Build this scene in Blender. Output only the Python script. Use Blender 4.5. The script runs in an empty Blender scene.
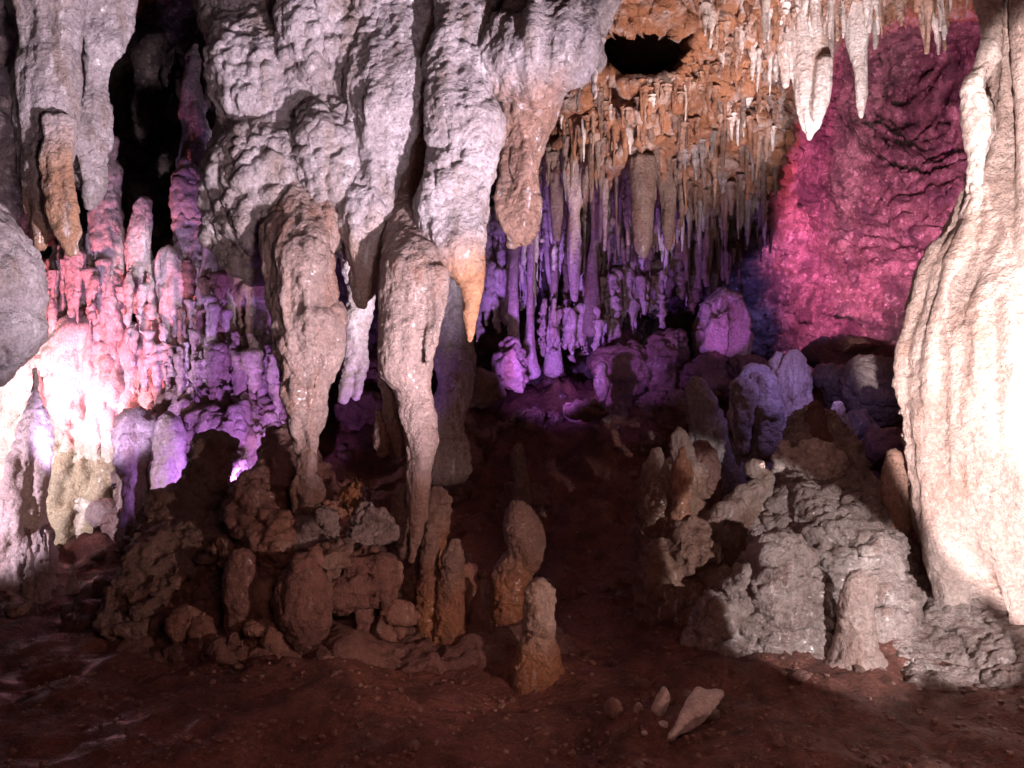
import bpy, math, random
import numpy as np
from mathutils import Vector, Euler, Matrix
from mathutils.bvhtree import BVHTree

random.seed(7)
scene = bpy.context.scene
col = scene.collection
LENS = 28.0
F = LENS / 36.0 * 1024.0
CAMZ = 1.6

# ------------------------------------------------------------------ noise
def _h(ix, iy, iz, s):
    with np.errstate(over='ignore'):
        n = (ix.astype(np.int64) * 374761393 + iy.astype(np.int64) * 668265263 + iz.astype(np.int64) * 1440662683 + s * 974711) & 0xFFFFFFFF
        n = ((n ^ (n >> 13)) * 1274126177) & 0xFFFFFFFF
        n = ((n ^ (n >> 16)) * 2246822519) & 0xFFFFFFFF
        n = n ^ (n >> 15)
    return (n & 0xFFFFFF).astype(np.float32) / 16777215.0

def vnoise(p, s=0):
    i = np.floor(p).astype(np.int64)
    f = (p - i).astype(np.float32)
    u = f * f * f * (f * (f * 6 - 15) + 10)
    out = 0
    for dx in (0, 1):
        wx = u[:, 0] if dx else 1 - u[:, 0]
        for dy in (0, 1):
            wy = u[:, 1] if dy else 1 - u[:, 1]
            for dz in (0, 1):
                wz = u[:, 2] if dz else 1 - u[:, 2]
                out = out + wx * wy * wz * _h(i[:, 0] + dx, i[:, 1] + dy, i[:, 2] + dz, s)
    return out * 2 - 1

def fbm(p, octv=4, s=0, gain=0.5):
    a, t, q = 1.0, 0, p.copy()
    for k in range(octv):
        t = t + a * vnoise(q, s + k * 17)
        q = q * 2.03 + 11.7
        a *= gain
    return t

def worley(p, s=0):
    i = np.floor(p).astype(np.int64)
    best = np.full(len(p), 9.0, np.float32)
    for dx in (-1, 0, 1):
        for dy in (-1, 0, 1):
            for dz in (-1, 0, 1):
                cx, cy, cz = i[:, 0] + dx, i[:, 1] + dy, i[:, 2] + dz
                d = (cx + _h(cx, cy, cz, s) - p[:, 0]) ** 2
                d += (cy + _h(cx, cy, cz, s + 5) - p[:, 1]) ** 2
                d += (cz + _h(cx, cy, cz, s + 9) - p[:, 2]) ** 2
                best = np.minimum(best, d)
    return np.sqrt(best)

def displacement(p, spec):
    """spec rows: (kind, (wx, wy, wz) wavelengths in metres, amplitude in metres, seed)"""
    d = np.zeros(len(p), np.float32)
    for kind, wl, amp, s in spec:
        if not isinstance(wl, tuple): wl = (wl, wl, wl)
        q = p / np.array(wl)
        if kind == 'fbm':
            d += amp * fbm(q, 4, s)
        elif kind == 'soft':
            d += amp * fbm(q, 2, s)
        elif kind == 'ridge':
            d += amp * (1 - 2 * np.abs(fbm(q, 3, s)))
        elif kind == 'crack':
            r = np.abs(fbm(q, 3, s))
            d -= amp * np.clip(1 - r * 7, 0, 1) ** 1.5
        elif kind == 'cell':                                   # rounded cauliflower lumps
            w = np.stack([vnoise(q * 0.8, s + 31), vnoise(q * 0.8, s + 32), vnoise(q * 0.8, s + 33)], 1) * 0.45
            f = worley(q + w, s)
            d += amp * (0.55 - f * f * 1.1)
        elif kind == 'mcell':                                  # lumps that come and go in patches
            w = np.stack([vnoise(q * 0.7, s + 31), vnoise(q * 0.7, s + 32), vnoise(q * 0.7, s + 33)], 1) * 0.7
            f = worley(q + w, s)
            mk = np.clip(.55 + 1.1 * fbm(q * np.array([.28, .28, .28]), 2, s + 50), .08, 1.25)
            d += amp * (0.55 - f * f * 1.1) * mk
        elif kind == 'pit':
            w = np.stack([vnoise(q * 0.8, s + 31), vnoise(q * 0.8, s + 32), vnoise(q * 0.8, s + 33)], 1) * 0.5
            f = worley(q + w, s)
            d += amp * (np.clip(f, 0, 0.8) - 0.5)
    return d

# ------------------------------------------------------------------ shapes (all in world metres)
def at(px, py, Y):
    return np.array([(px - 512) * Y / F, Y, CAMZ - (py - 384) * Y / F])

def _interp(a, n):
    """Catmull-Rom through rows of a"""
    a = np.asarray(a, float)
    out = []
    m = len(a)
    for i in range(m - 1):
        p0, p1, p2, p3 = a[max(i - 1, 0)], a[i], a[i + 1], a[min(i + 2, m - 1)]
        for k in range(n):
            t = k / n
            out.append(0.5 * (2 * p1 + (p2 - p0) * t + (2 * p0 - 5 * p1 + 4 * p2 - p3) * t * t + (3 * p1 - p0 - 3 * p2 + p3) * t ** 3))
    out.append(a[-1])
    return np.array(out)

def loft(st, seg=28, n=5, flute=0.0, nf=9, seed=0):
    """st rows: x, y, z, rx, ry - horizontal rings, domed ends"""
    st = _interp(st, n)
    st[:, 3:5] = np.maximum(st[:, 3:5], 0.004)
    r0 = st[0]; r1 = st[-1]
    dz0 = np.sign(st[0, 2] - st[1, 2]); dz1 = np.sign(st[-1, 2] - st[-2, 2])
    cap0 = [[r0[0], r0[1], r0[2] + dz0 * 0.5 * min(r0[3], r0[4]) * math.sin(a), r0[3] * math.cos(a), r0[4] * math.cos(a)] for a in (1.45, 1.1, 0.75, 0.4)]
    cap1 = [[r1[0], r1[1], r1[2] + dz1 * 0.8 * min(r1[3], r1[4]) * math.sin(a), r1[3] * math.cos(a), r1[4] * math.cos(a)] for a in (0.4, 0.75, 1.1, 1.45)]
    st = np.vstack([cap0, st, cap1])
    m = len(st)
    th = np.linspace(0, 2 * math.pi, seg, endpoint=False)
    rs = np.random.RandomState(seed)
    mod = 1 + flute * np.cos(th * nf + rs.rand() * 6) * 0.6 + flute * np.cos(th * (nf * 2 - 3) + rs.rand() * 6) * 0.4
    v = np.zeros((m, seg, 3))
    v[:, :, 0] = st[:, 0, None] + st[:, 3, None] * np.cos(th) * mod
    v[:, :, 1] = st[:, 1, None] + st[:, 4, None] * np.sin(th) * mod
    v[:, :, 2] = st[:, 2, None]
    v = v.reshape(-1, 3)
    f = []
    for i in range(m - 1):
        for j in range(seg):
            k = (j + 1) % seg
            f.append((i * seg + j, i * seg + k, (i + 1) * seg + k, (i + 1) * seg + j))
    f.append(tuple(range(seg))[::-1])
    f.append(tuple((m - 1) * seg + j for j in range(seg)))
    return v, f

def trace(rows, Y, kd=0.85, seg=32, n=5, flute=0.0, nf=9, seed=0):
    """rows: (py, xl, xr[, depth offset]) - an outline seen at distance Y becomes a solid of that size with depth kd * width"""
    st = []
    for r in rows:
        py, xl, xr = r[:3]
        yy = Y + (r[3] if len(r) > 3 else 0)
        c = at((xl + xr) / 2, py, yy)
        rr = abs(xr - xl) / 2 * yy / F
        st.append((c[0], c[1], c[2], rr, max(rr * kd, 0.006)))
    return loft(st, seg, n, flute, nf, seed)

_ico = {}
def ico(sub):
    if sub not in _ico:
        import bmesh
        b = bmesh.new(); bmesh.ops.create_icosphere(b, subdivisions=sub, radius=1)
        _ico[sub] = (np.array([v.co[:] for v in b.verts]), [tuple(v.index for v in f.verts) for f in b.faces])
        b.free()
    return _ico[sub]

def blob(c, r, rot=(0, 0, 0), sub=4):
    v, f = ico(sub)
    R = np.array(Euler(rot).to_matrix())
    return (v * np.array(r)) @ R.T + np.array(c), f

def rock(c, r, rot=(0, 0, 0), seed=0, planes=14, sub=5, soft=0.025):
    """an angular boulder: a ball cut by random planes"""
    v, f = ico(sub)
    rs = np.random.RandomState(seed)
    nrm = rs.normal(size=(planes, 3)); nrm /= np.linalg.norm(nrm, axis=1)[:, None]
    d = 0.62 + 0.33 * rs.rand(planes)
    dot = np.maximum(v @ nrm.T, 0.02)
    t = np.minimum(d / dot, 1.15)
    k = 1.0 / soft
    rad = -np.log(np.exp(-k * t).sum(1) + np.exp(-k * 1.05)) / k
    R = np.array(Euler(rot).to_matrix())
    return (v * rad[:, None] * np.array(r)) @ R.T + np.array(c), f

def prock(x0, y0, x1, y1, Y, kd=0.8, tilt=0.0, seed=0, planes=13, soft=0.025):
    """boulder that fills the picture box x0..x1, y0..y1 when it lies at distance Y"""
    c = at((x0 + x1) / 2, (y0 + y1) / 2, Y)
    rx, rz = (x1 - x0) / 2 * Y / F * 1.12, (y1 - y0) / 2 * Y / F * 1.12
    return rock(c, (rx, (rx + rz) / 2 * kd, rz), (0, tilt, random.Random(seed).uniform(-.3, .3)), seed, planes, 5, soft)

def jag(x0, y0, x1, y1, Y, n=9, seed=0, up=False):
    """a crowd of narrow spikes grown together"""
    r = np.random.RandomState(seed); out = []
    for k in range(n):
        x = x0 + (x1 - x0) * (k + .5) / n; w = (x1 - x0) / n * r.uniform(.7, 1.3)
        ya = y0 + (y1 - y0) * r.uniform(0, .3); yb = y0 + (y1 - y0) * r.uniform(.6, 1.0); sx = r.uniform(-5, 5)
        rows = [(ya, x - w * .7, x + w * .7), ((ya + yb) / 2, x - w * .5 + sx * .5, x + w * .5 + sx * .5), (yb, x - 1 + sx, x + 1 + sx)]
        if up: rows = [(y0 + y1 - q[0], q[1], q[2]) for q in rows][::-1]
        out.append(trace(rows, Y + r.uniform(-.2, .2), .9, 14, 4))
    return out

def prism(outline, Y, th, slant=0.0):
    """a thick slab with the given outline; slant pushes its upper edge away"""
    pts = []
    y0 = max(q[1] for q in outline)
    n = len(outline)
    for k, sc in ((-1, .82), (-.6, 1), (.6, 1), (1, .8)):
        cx = sum(q[0] for q in outline) / n; cy = sum(q[1] for q in outline) / n
        for q in outline:
            yy = Y + (y0 - q[1]) * slant
            p_ = at(cx + (q[0] - cx) * sc, cy + (q[1] - cy) * sc, yy); p_[1] += k * th / 2; pts.append(p_)
    f = [tuple(range(n)), tuple(range(4 * n - 1, 3 * n - 1, -1))]
    for a in range(3):
        for i in range(n):
            j = (i + 1) % n
            f.append((a * n + i, (a + 1) * n + i, (a + 1) * n + j, a * n + j))
    return np.array(pts), f

def pblob(x0, y0, x1, y1, Y, kd=0.8, tilt=0.0):
    c = at((x0 + x1) / 2, (y0 + y1) / 2, Y)
    rx, rz = (x1 - x0) / 2 * Y / F, (y1 - y0) / 2 * Y / F
    return blob(c, (rx, (rx + rz) / 2 * kd, rz), (0, tilt, 0))

# ------------------------------------------------------------------ meshes
def raw_mesh(name, v, f):
    me = bpy.data.meshes.new(name)
    me.from_pydata(v.tolist(), [], f)
    me.update()
    return me

def get_co(me):
    a = np.empty(len(me.vertices) * 3, np.float32); me.vertices.foreach_get('co', a); return a.reshape(-1, 3)
def get_no(me):
    a = np.empty(len(me.vertices) * 3, np.float32); me.vertex_normals.foreach_get('vector', a); return a.reshape(-1, 3)
def set_co(me, v):
    me.vertices.foreach_set('co', np.ascontiguousarray(v, np.float32).ravel()); me.update()

def fuse(name, shapes, voxel=0.02, smooth=3, spec=()):
    """weld closed shapes into one skin, then roughen it"""
    vs, fs, o = [], [], 0
    for v, f in shapes:
        vs.append(v); fs += [tuple(i + o for i in q) for q in f]; o += len(v)
    me = raw_mesh(name, np.vstack(vs), fs)
    ob = bpy.data.objects.new('tmp', me); col.objects.link(ob)
    m = ob.modifiers.new('r', 'REMESH'); m.mode = 'VOXEL'; m.voxel_size = voxel; m.adaptivity = 0
    if smooth:
        s = ob.modifiers.new('s', 'SMOOTH'); s.factor = 0.5; s.iterations = smooth
    dg = bpy.context.evaluated_depsgraph_get()
    out = bpy.data.meshes.new_from_object(ob.evaluated_get(dg))
    bpy.data.objects.remove(ob); bpy.data.meshes.remove(me)
    out.name = name
    for part in spec:                                     # each list is one pass along the current normals
        co = get_co(out); set_co(out, co + get_no(out) * displacement(co, part)[:, None])
    out.shade_smooth()
    return out

def put(name, me, mat, base=None, parent=None):
    """link a mesh made in world metres with its origin at base (or inside its parent)"""
    o = bpy.data.objects.new(name, me); col.objects.link(o)
    b = np.array(parent.location) if parent else np.array(base)
    set_co(me, get_co(me) - b)
    if parent: o.parent = parent
    else: o.location = b
    me.materials.clear(); me.materials.append(mat)
    return o

def tag(o, label, cat, group=None):
    o['label'] = label; o['category'] = cat
    if group: o['group'] = group
    return o

def thing(name, label, cat, loc, group=None):
    o = bpy.data.objects.new(name, None); col.objects.link(o)
    o.empty_display_size = 0.1; o.location = loc
    return tag(o, label, cat, group)

def base_of(me, top=False):
    c = get_co(me); z = c[:, 2].max() if top else c[:, 2].min()
    m = np.abs(c[:, 2] - z) < 0.1
    return np.array([c[m, 0].mean(), c[m, 1].mean(), z])

def solid(name, label, cat, shapes, mat, voxel=0.02, smooth=3, spec=(), group=None, hang=False):
    me = fuse(name, shapes, voxel, smooth, spec)
    return tag(put(name, me, mat, base_of(me, hang)), label, cat, group)

# ------------------------------------------------------------------ materials
def rgb(c): return (c[0], c[1], c[2], 1)

def rock_mat(name, a, b, stain, stain_amt=0.5, pale=None, pale_amt=0.3, rough=0.6, bump=1.0, fine=0.012, streak=0.25, spec=0.5, big=0.35, blend=None, wet=0.28):
    m = bpy.data.materials.new(name); m.use_nodes = True
    nt = m.node_tree; N = nt.nodes; L = nt.links
    bs = N['Principled BSDF']
    geo = N.new('ShaderNodeNewGeometry')
    def noise(scale, detail=5, rough_=0.6, vec=None):
        n = N.new('ShaderNodeTexNoise'); n.inputs['Scale'].default_value = scale; n.inputs['Detail'].default_value = detail
        n.inputs['Roughness'].default_value = rough_
        L.new(vec or geo.outputs['Position'], n.inputs['Vector']); return n.outputs['Fac']
    def ramp(x, lo, hi):
        r = N.new('ShaderNodeMapRange'); r.interpolation_type = 'SMOOTHSTEP'
        r.inputs['From Min'].default_value = lo; r.inputs['From Max'].default_value = hi
        L.new(x, r.inputs['Value']); return r.outputs['Result']
    def mix(fac, c0, c1):
        x = N.new('ShaderNodeMix'); x.data_type = 'RGBA'
        if isinstance(fac, float): x.inputs['Factor'].default_value = fac
        else: L.new(fac, x.inputs['Factor'])
        for k, c in ((6, c0), (7, c1)):
            if isinstance(c, tuple): x.inputs[k].default_value = rgb(c)
            else: L.new(c, x.inputs[k])
        return x.outputs[2]
    def mul(x, k):
        q = N.new('ShaderNodeMath'); q.operation = 'MULTIPLY'; L.new(x, q.inputs[0]); q.inputs[1].default_value = k; return q.outputs[0]
    mp = N.new('ShaderNodeMapping'); mp.inputs['Scale'].default_value = (1, 1, streak)
    L.new(geo.outputs['Position'], mp.inputs['Vector'])
    c = mix(ramp(noise(1 / big, 6), 0.38, 0.62), a, b)
    if blend:                                             # mineral colour, or lamplight painted on peaks and crest, changes below a height: (colour, colour, z fully, z none)
        a2, b2, zlo, zhi = blend
        sp3 = N.new('ShaderNodeSeparateXYZ'); L.new(geo.outputs['Position'], sp3.inputs[0])
        ad = N.new('ShaderNodeMath'); ad.operation = 'MULTIPLY_ADD'
        L.new(noise(4.5, 6, .65, mp.outputs[0]), ad.inputs[0]); ad.inputs[1].default_value = 1.1 * abs(zhi - zlo); L.new(sp3.outputs['Z'], ad.inputs[2])
        c = mix(ramp(ad.outputs[0], zlo + .5 * abs(zhi - zlo), zhi + .55 * abs(zhi - zlo)), mix(ramp(noise(1 / big * 1.5, 6), .38, .62), a2, b2), c)
    st = ramp(noise(5.5, 6, 0.65, mp.outputs[0]), 0.62 - 0.25 * stain_amt, 0.78 - 0.2 * stain_amt)
    c = mix(mul(st, min(1.0, 0.5 + stain_amt * 0.5)), c, stain)
    if pale:
        pl = ramp(noise(14, 7, 0.7, mp.outputs[0]), 0.62 - 0.22 * pale_amt, 0.74 - 0.16 * pale_amt)
        c = mix(mul(pl, 0.85), c, pale)
    sp = ramp(noise(38, 7, 0.75), 0.36, 0.66)
    dk = N.new('ShaderNodeMix'); dk.data_type = 'RGBA'; dk.blend_type = 'MULTIPLY'; dk.inputs['Factor'].default_value = 0.55
    g = N.new('ShaderNodeCombineColor')
    r2 = N.new('ShaderNodeMapRange'); r2.inputs['To Min'].default_value = 0.42; r2.inputs['To Max'].default_value = 1.2
    L.new(sp, r2.inputs['Value'])
    for k in range(3): L.new(r2.outputs[0], g.inputs[k])
    L.new(c, dk.inputs[6]); L.new(g.outputs[0], dk.inputs[7])
    L.new(dk.outputs[2], bs.inputs['Base Color'])
    rr = N.new('ShaderNodeMapRange'); rr.inputs['To Min'].default_value = rough - 0.30; rr.inputs['To Max'].default_value = rough + 0.28
    L.new(noise(7, 4), rr.inputs['Value']); L.new(rr.outputs[0], bs.inputs['Roughness'])
    bs.inputs['Specular IOR Level'].default_value = spec
    L.new(mul(ramp(noise(2.3, 5, .6), .50, .66), wet), bs.inputs['Coat Weight'])     # thin film of water in patches
    bs.inputs['Coat Roughness'].default_value = .22
    prev = None
    for sc, d, st_ in ((16, 4.5 * fine, 0.8 * bump), (48, 2.6 * fine, 0.9 * bump), (130, 0.7 * fine, 0.6 * bump)):
        bn = N.new('ShaderNodeBump'); bn.inputs['Strength'].default_value = min(1, st_); bn.inputs['Distance'].default_value = d
        L.new(noise(sc, 5, 0.65), bn.inputs['Height'])
        if prev: L.new(prev, bn.inputs['Normal'])
        prev = bn.outputs[0]
    L.new(prev, bs.inputs['Normal'])
    return m

GREY_P = ('grey_limestone', (.37, .315, .32), (.27, .22, .215), (.20, .135, .10), .45, (.50, .45, .45), .3, .58, 1.0)
TAN_P = ('tan_limestone', (.27, .185, .155), (.20, .13, .108), (.20, .095, .06), .6, (.38, .31, .27), .15, .56)
def zz(py, Y): return CAMZ - (py - 384) * Y / F
RUSTC = ((.36, .175, .085), (.29, .125, .06))
def graded(params, py_top, py_full, Y, cols=RUSTC):
    return rock_mat(params[0] + '_turning_rusty', *params[1:], blend=(cols[0], cols[1], zz(py_full, Y), zz(py_top, Y)))
GREY = rock_mat(*GREY_P)
TAN = rock_mat(*TAN_P)
RUST = rock_mat('rusty_calcite', (.36, .175, .085), (.29, .125, .06), (.19, .08, .04), .4, (.42, .28, .2), .15, .5)
WHITE = rock_mat('white_calcite', (.62, .54, .50), (.52, .43, .39), (.38, .22, .15), .35, (.74, .68, .65), .3, .5, .8, .008)
OCHRE = rock_mat('ochre_limestone', (.40, .19, .105), (.30, .14, .085), (.20, .09, .055), .4, (.58, .43, .36), .35, .6)
BROWN = rock_mat('brown_limestone', (.23, .12, .098), (.165, .08, .066), (.10, .042, .034), .5, (.36, .26, .23), .25, .55)
CLAY = rock_mat('red_clay', (.27, .105, .078), (.175, .066, .048), (.09, .034, .024), .6, (.32, .19, .15), .2, .6, 1.0, .02, 1.0, .4)
MOUND = rock_mat('crusted_flowstone', (.41, .335, .31), (.28, .215, .195), (.19, .105, .08), .5, (.58, .52, .50), .35, .5, 1.0, .014, .7)
PINKO = rock_mat('pinkish_calcite', (.50, .33, .26), (.40, .24, .175), (.30, .13, .07), .4, (.60, .48, .42), .25, .55)
WALL = rock_mat('cave_wall_rock', (.27, .21, .19), (.20, .145, .13), (.14, .08, .06), .4, (.36, .30, .28), .2, .65, 1.0, .02)
STUMP = rock_mat('pale_stump_calcite', (.68, .54, .50), (.58, .44, .40), (.36, .21, .15), .3, (.76, .67, .64), .3, .5)
PINKO2 = rock_mat('pink_white_calcite', (.54, .42, .38), (.46, .33, .29), (.34, .19, .13), .4, (.66, .56, .53), .3, .5)
COLW = rock_mat('pale_column_flowstone', (.56, .455, .41), (.46, .35, .305), (.33, .20, .14), .35, (.70, .62, .58), .25, .5, 1.0, .010, .5)
YELLOW = rock_mat('yellow_flowstone', (.56, .44, .32), (.42, .34, .26), (.32, .21, .13), .4, (.66, .58, .50), .3, .55)

# ------------------------------------------------------------------ cave shell: wall and roof seen as one surface
CP = []
def cp(*pts): CP.extend(pts)
cp((-700, -700, 4), (-700, 0, 4.6), (-700, 500, 4.6), (-250, -300, 4.4), (-250, 0, 6.4), (-250, 300, 7.4), (-250, 520, 7.4))
cp((-60, 0, 6.4), (-60, 200, 7.4), (-60, 350, 8.0), (-60, 520, 8.0), (0, 100, 6.6), (20, -100, 5.6))
cp((155, 40, 11.5), (155, 110, 12), (150, 170, 11), (150, -60, 10.5), (60, 120, 9.5), (40, 255, 8.3), (100, 300, 8.3), (100, 390, 8.5), (60, 470, 8.8), (110, 540, 9.0),
   (190, 260, 8.6), (240, 300, 8.5), (240, 400, 8.4), (200, 480, 8.6), (280, 230, 8.8), (300, 480, 9))
cp((300, 60, 7.8), (400, 60, 7.8), (350, 200, 9), (350, 330, 9.4), (420, 200, 9.6), (460, 300, 9.9), (460, 400, 10.2), (400, 450, 9.6))
cp((200, -300, 5.2), (500, -300, 5.4), (800, -300, 5.6), (1000, -300, 5.4), (500, -700, 4), (1000, -700, 4), (0, -700, 4))
cp((500, 20, 7.2), (500, 120, 8.6), (560, 130, 8.5), (610, 0, 6.9), (650, 0, 6.8), (700, 0, 6.9), (640, 60, 7.25), (720, 60, 7.4), (640, 130, 7.9), (700, 140, 8.2),
   (560, 200, 9.2), (650, 200, 8.8), (720, 210, 9.3), (600, 260, 9.6), (700, 260, 9.9), (540, 280, 9.8), (600, 330, 10.4), (700, 350, 10.6), (650, 420, 11.2), (520, 360, 10.2), (540, 440, 11))
cp((760, 20, 7.3), (800, 10, 7.5), (850, 5, 7.7), (900, -5, 7.9), (950, -10, 8.2), (770, 80, 8.3), (760, 150, 9.0), (780, 220, 10.2), (820, 55, 9.6), (860, 60, 11.5), (900, 50, 13), (950, 40, 12.8),
   (840, 110, 12.3), (900, 100, 14.0), (950, 110, 12.5), (830, 180, 12.3), (900, 170, 12.6), (850, 240, 12.0), (930, 230, 11.8), (800, 280, 11.2), (860, 310, 11.3), (920, 320, 11.3),
   (760, 350, 11.2), (850, 420, 12), (950, 420, 12))
cp((1100, 0, 9), (1100, 300, 10), (1300, 200, 8), (1300, 520, 8), (1700, 0, 5), (1700, 500, 5.5), (1700, -700, 4), (700, 560, 12), (100, 700, 9.4), (500, 700, 12), (1000, 700, 12.5))
CP = np.array(CP, float)
def shell_depth(px, py):
    d = np.sqrt((CP[:, None, 0] - CP[None, :, 0]) ** 2 + (CP[:, None, 1] - CP[None, :, 1]) ** 2)
    A = d + np.eye(len(CP)) * -6
    w = np.linalg.solve(A, CP[:, 2] - CP[:, 2].mean())
    o = np.zeros(len(px))
    for (x, y, _), k in zip(CP, w):
        o += k * np.sqrt((px - x) ** 2 + (py - y) ** 2)
    o += CP[:, 2].mean()
    return np.clip(o, 3.6, 15)

xs = np.concatenate([np.arange(-700, -60, 16), np.arange(-60, 1090, 2.2), np.arange(1090, 1701, 16)])
ys = np.concatenate([np.arange(-700, -60, 16), np.arange(-60, 480, 2.2), np.arange(480, 700, 10)])
GX, GY = np.meshgrid(xs, ys)
px, py = GX.ravel(), GY.ravel()
dep = shell_depth(px, py)
# the black opening in the ochre roof
wob = fbm(np.stack([px / 30, py / 30, py * 0], 1), 3, 3) * 0.22
hx = (px - 642) / 52; hy = (py - (49 - (px - 642) * 0.06)) / 31
hole = np.clip((1.0 - (np.abs(hx) ** 2.2 + np.abs(hy) ** 2.2) + wob) * 2.6, 0, 1)
dep = dep + 3.2 * hole
V = np.stack([(px - 512) * dep / F, dep, CAMZ - (py - 384) * dep / F], 1)
nx, ny = len(xs), len(ys)
ii = np.arange(ny - 1)[:, None] * nx + np.arange(nx - 1)[None, :]
faces = np.stack([ii, ii + 1, ii + nx + 1, ii + nx], -1).reshape(-1, 4)
me = bpy.data.meshes.new('cave_wall')
me.from_pydata(V.tolist(), [], faces.tolist()); me.update()
SPEC_WALL = [[('fbm', 1.1, .16, 1), ('crack', .9, .12, 4)], [('ridge', (.10, .25, .55), .05, 8)], [('ridge', (.9, .5, .16), .05, 9)], [('mcell', .26, .07, 2), ('fbm', .3, .08, 6), ('crack', .5, .06, 7)], [('mcell', .08, .03, 3), ('fbm', .06, .012, 10)]]
co = get_co(me)
no = get_no(me)
if (no * -co).sum() < 0: sg = -1
else: sg = 1
roofmask = np.clip((800 - px) / 40, 0, 1) * np.clip((px - 520) / 40, 0, 1)          # drip ridges and ledges only on the ochre overhang
for part in SPEC_WALL:
    wgt = (.25 + .75 * roofmask) if part[0][0] == 'ridge' else 1.0
    co = get_co(me); set_co(me, co + sg * get_no(me) * (displacement(co, part) * (1 - hole) * wgt)[:, None])
me.shade_smooth()

# wall material: ochre roof over the middle of the chamber, brown-grey rock elsewhere
def wall_material():
    m = rock_mat('cave_wall_rock_stained', (.30, .22, .20), (.16, .11, .10), (.09, .05, .04), .6, (.52, .44, .42), .5, .6, 1.0, .03, .8, .3, .5)
    nt = m.node_tree; N = nt.nodes; L = nt.links
    bs = N['Principled BSDF']
    old = bs.inputs['Base Color'].links[0].from_socket
    geo = N.new('ShaderNodeNewGeometry')
    sep = N.new('ShaderNodeSeparateXYZ'); L.new(geo.outputs['Position'], sep.inputs[0])
    def rng(sock, lo, hi):
        r = N.new('ShaderNodeMapRange'); r.interpolation_type = 'SMOOTHSTEP'
        r.inputs['From Min'].default_value = lo; r.inputs['From Max'].default_value = hi
        L.new(sock, r.inputs['Value']); return r.outputs[0]
    def mth(op, a, b):
        q = N.new('ShaderNodeMath'); q.operation = op
        for k, x in ((0, a), (1, b)):
            if isinstance(x, (int, float)): q.inputs[k].default_value = x
            else: L.new(x, q.inputs[k])
        return q.outputs[0]
    n = N.new('ShaderNodeTexNoise'); n.inputs['Scale'].default_value = 1.6; n.inputs['Detail'].default_value = 6; n.inputs['Roughness'].default_value = .65
    L.new(geo.outputs['Position'], n.inputs['Vector'])
    zz = mth('ADD', sep.outputs['Z'], mth('MULTIPLY', n.outputs['Fac'], 1.6))
    f = mth('MULTIPLY', rng(zz, 4.1, 5.0), rng(sep.outputs['X'], .1, .7))
    f = mth('MULTIPLY', f, rng(sep.outputs['Y'], 11.0, 9.4))
    n2 = N.new('ShaderNodeTexNoise'); n2.inputs['Scale'].default_value = 3.2; n2.inputs['Detail'].default_value = 8; n2.inputs['Roughness'].default_value = .7
    L.new(geo.outputs['Position'], n2.inputs['Vector'])
    oc = N.new('ShaderNodeMix'); oc.data_type = 'RGBA'
    oc.inputs[6].default_value = (.43, .19, .10, 1); oc.inputs[7].default_value = (.60, .45, .40, 1)
    L.new(rng(n2.outputs['Fac'], .47, .60), oc.inputs['Factor'])
    mx = N.new('ShaderNodeMix'); mx.data_type = 'RGBA'
    n3 = N.new('ShaderNodeTexNoise'); n3.inputs['Scale'].default_value = 2.6; n3.inputs['Detail'].default_value = 9; n3.inputs['Roughness'].default_value = .72
    L.new(geo.outputs['Position'], n3.inputs['Vector'])
    mo = N.new('ShaderNodeMix'); mo.data_type = 'RGBA'; mo.inputs[7].default_value = (.075, .05, .055, 1)
    L.new(mth('MULTIPLY', rng(n3.outputs['Fac'], .46, .58), .9), mo.inputs['Factor']); L.new(old, mo.inputs[6])
    old = mo.outputs[2]
    L.new(f, mx.inputs['Factor']); L.new(old, mx.inputs[6]); L.new(oc.outputs[2], mx.inputs[7])
    L.new(mx.outputs[2], bs.inputs['Base Color'])
    return m
shell = put('cave_wall', me, wall_material(), (0, 0, 0))
shell['kind'] = 'structure'; 
SH = BVHTree.FromPolygons(get_co(me).tolist(), faces.tolist())
def on_shell(px, py):
    d = Vector(at(px, py, 1.0) - np.array([0, 0, CAMZ])).normalized()
    hit = SH.ray_cast(Vector((0, 0, CAMZ)), d)
    return np.array(hit[0]) if hit[0] else at(px, py, 9)

# ------------------------------------------------------------------ floor
def sstep(x, a, b):
    t = np.clip((x - a) / (b - a), 0, 1); return t * t * (3 - 2 * t)
def floor_z(x, y):
    mid = 1.45 * sstep(y, 5.6, 10.2) + .35 * sstep(y, 10, 13)
    left = .25 * sstep(y, 7.0, 9.5)
    w = sstep(x, -3.0, -1.6)
    z = left * (1 - w) + mid * w
    z = z + .12 * sstep(y, 4.0, 5.4) * sstep(x, -3.4, -2.2) * (1 - w * .5)
    return z
fx = np.concatenate([np.arange(-12, -5, .25), np.arange(-5, 6, .035), np.arange(6, 12, .25)])
fy = np.concatenate([np.arange(-3, 2.4, .15), np.arange(2.4, 7.5, .028), np.arange(7.5, 14.5, .06)])
FX, FY = np.meshgrid(fx, fy)
x, y = FX.ravel(), FY.ravel()
z = floor_z(x, y)
p = np.stack([x, y, z * 0], 1)
z = z + displacement(p, [('fbm', 1.3, .07, 41), ('fbm', .32, .05, 42), ('mcell', .17, .045, 43), ('mcell', .06, .020, 44), ('pit', .11, .014, 47)]) * (1 + 1.2 * sstep(y, 5.5, 8))
q = p + np.stack([vnoise(p * 1.3, 81), vnoise(p * 1.3, 82), p[:, 2] * 0], 1) * .3
wl = worley(q / .55, 46)
z = z + .30 * np.clip(.55 - wl, 0, 1) * sstep(y, 5.8, 7.2)              # rubble on the slope
V = np.stack([x, y, z], 1)
nx, ny = len(fx), len(fy)
ii = np.arange(ny - 1)[:, None] * nx + np.arange(nx - 1)[None, :]
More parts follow.
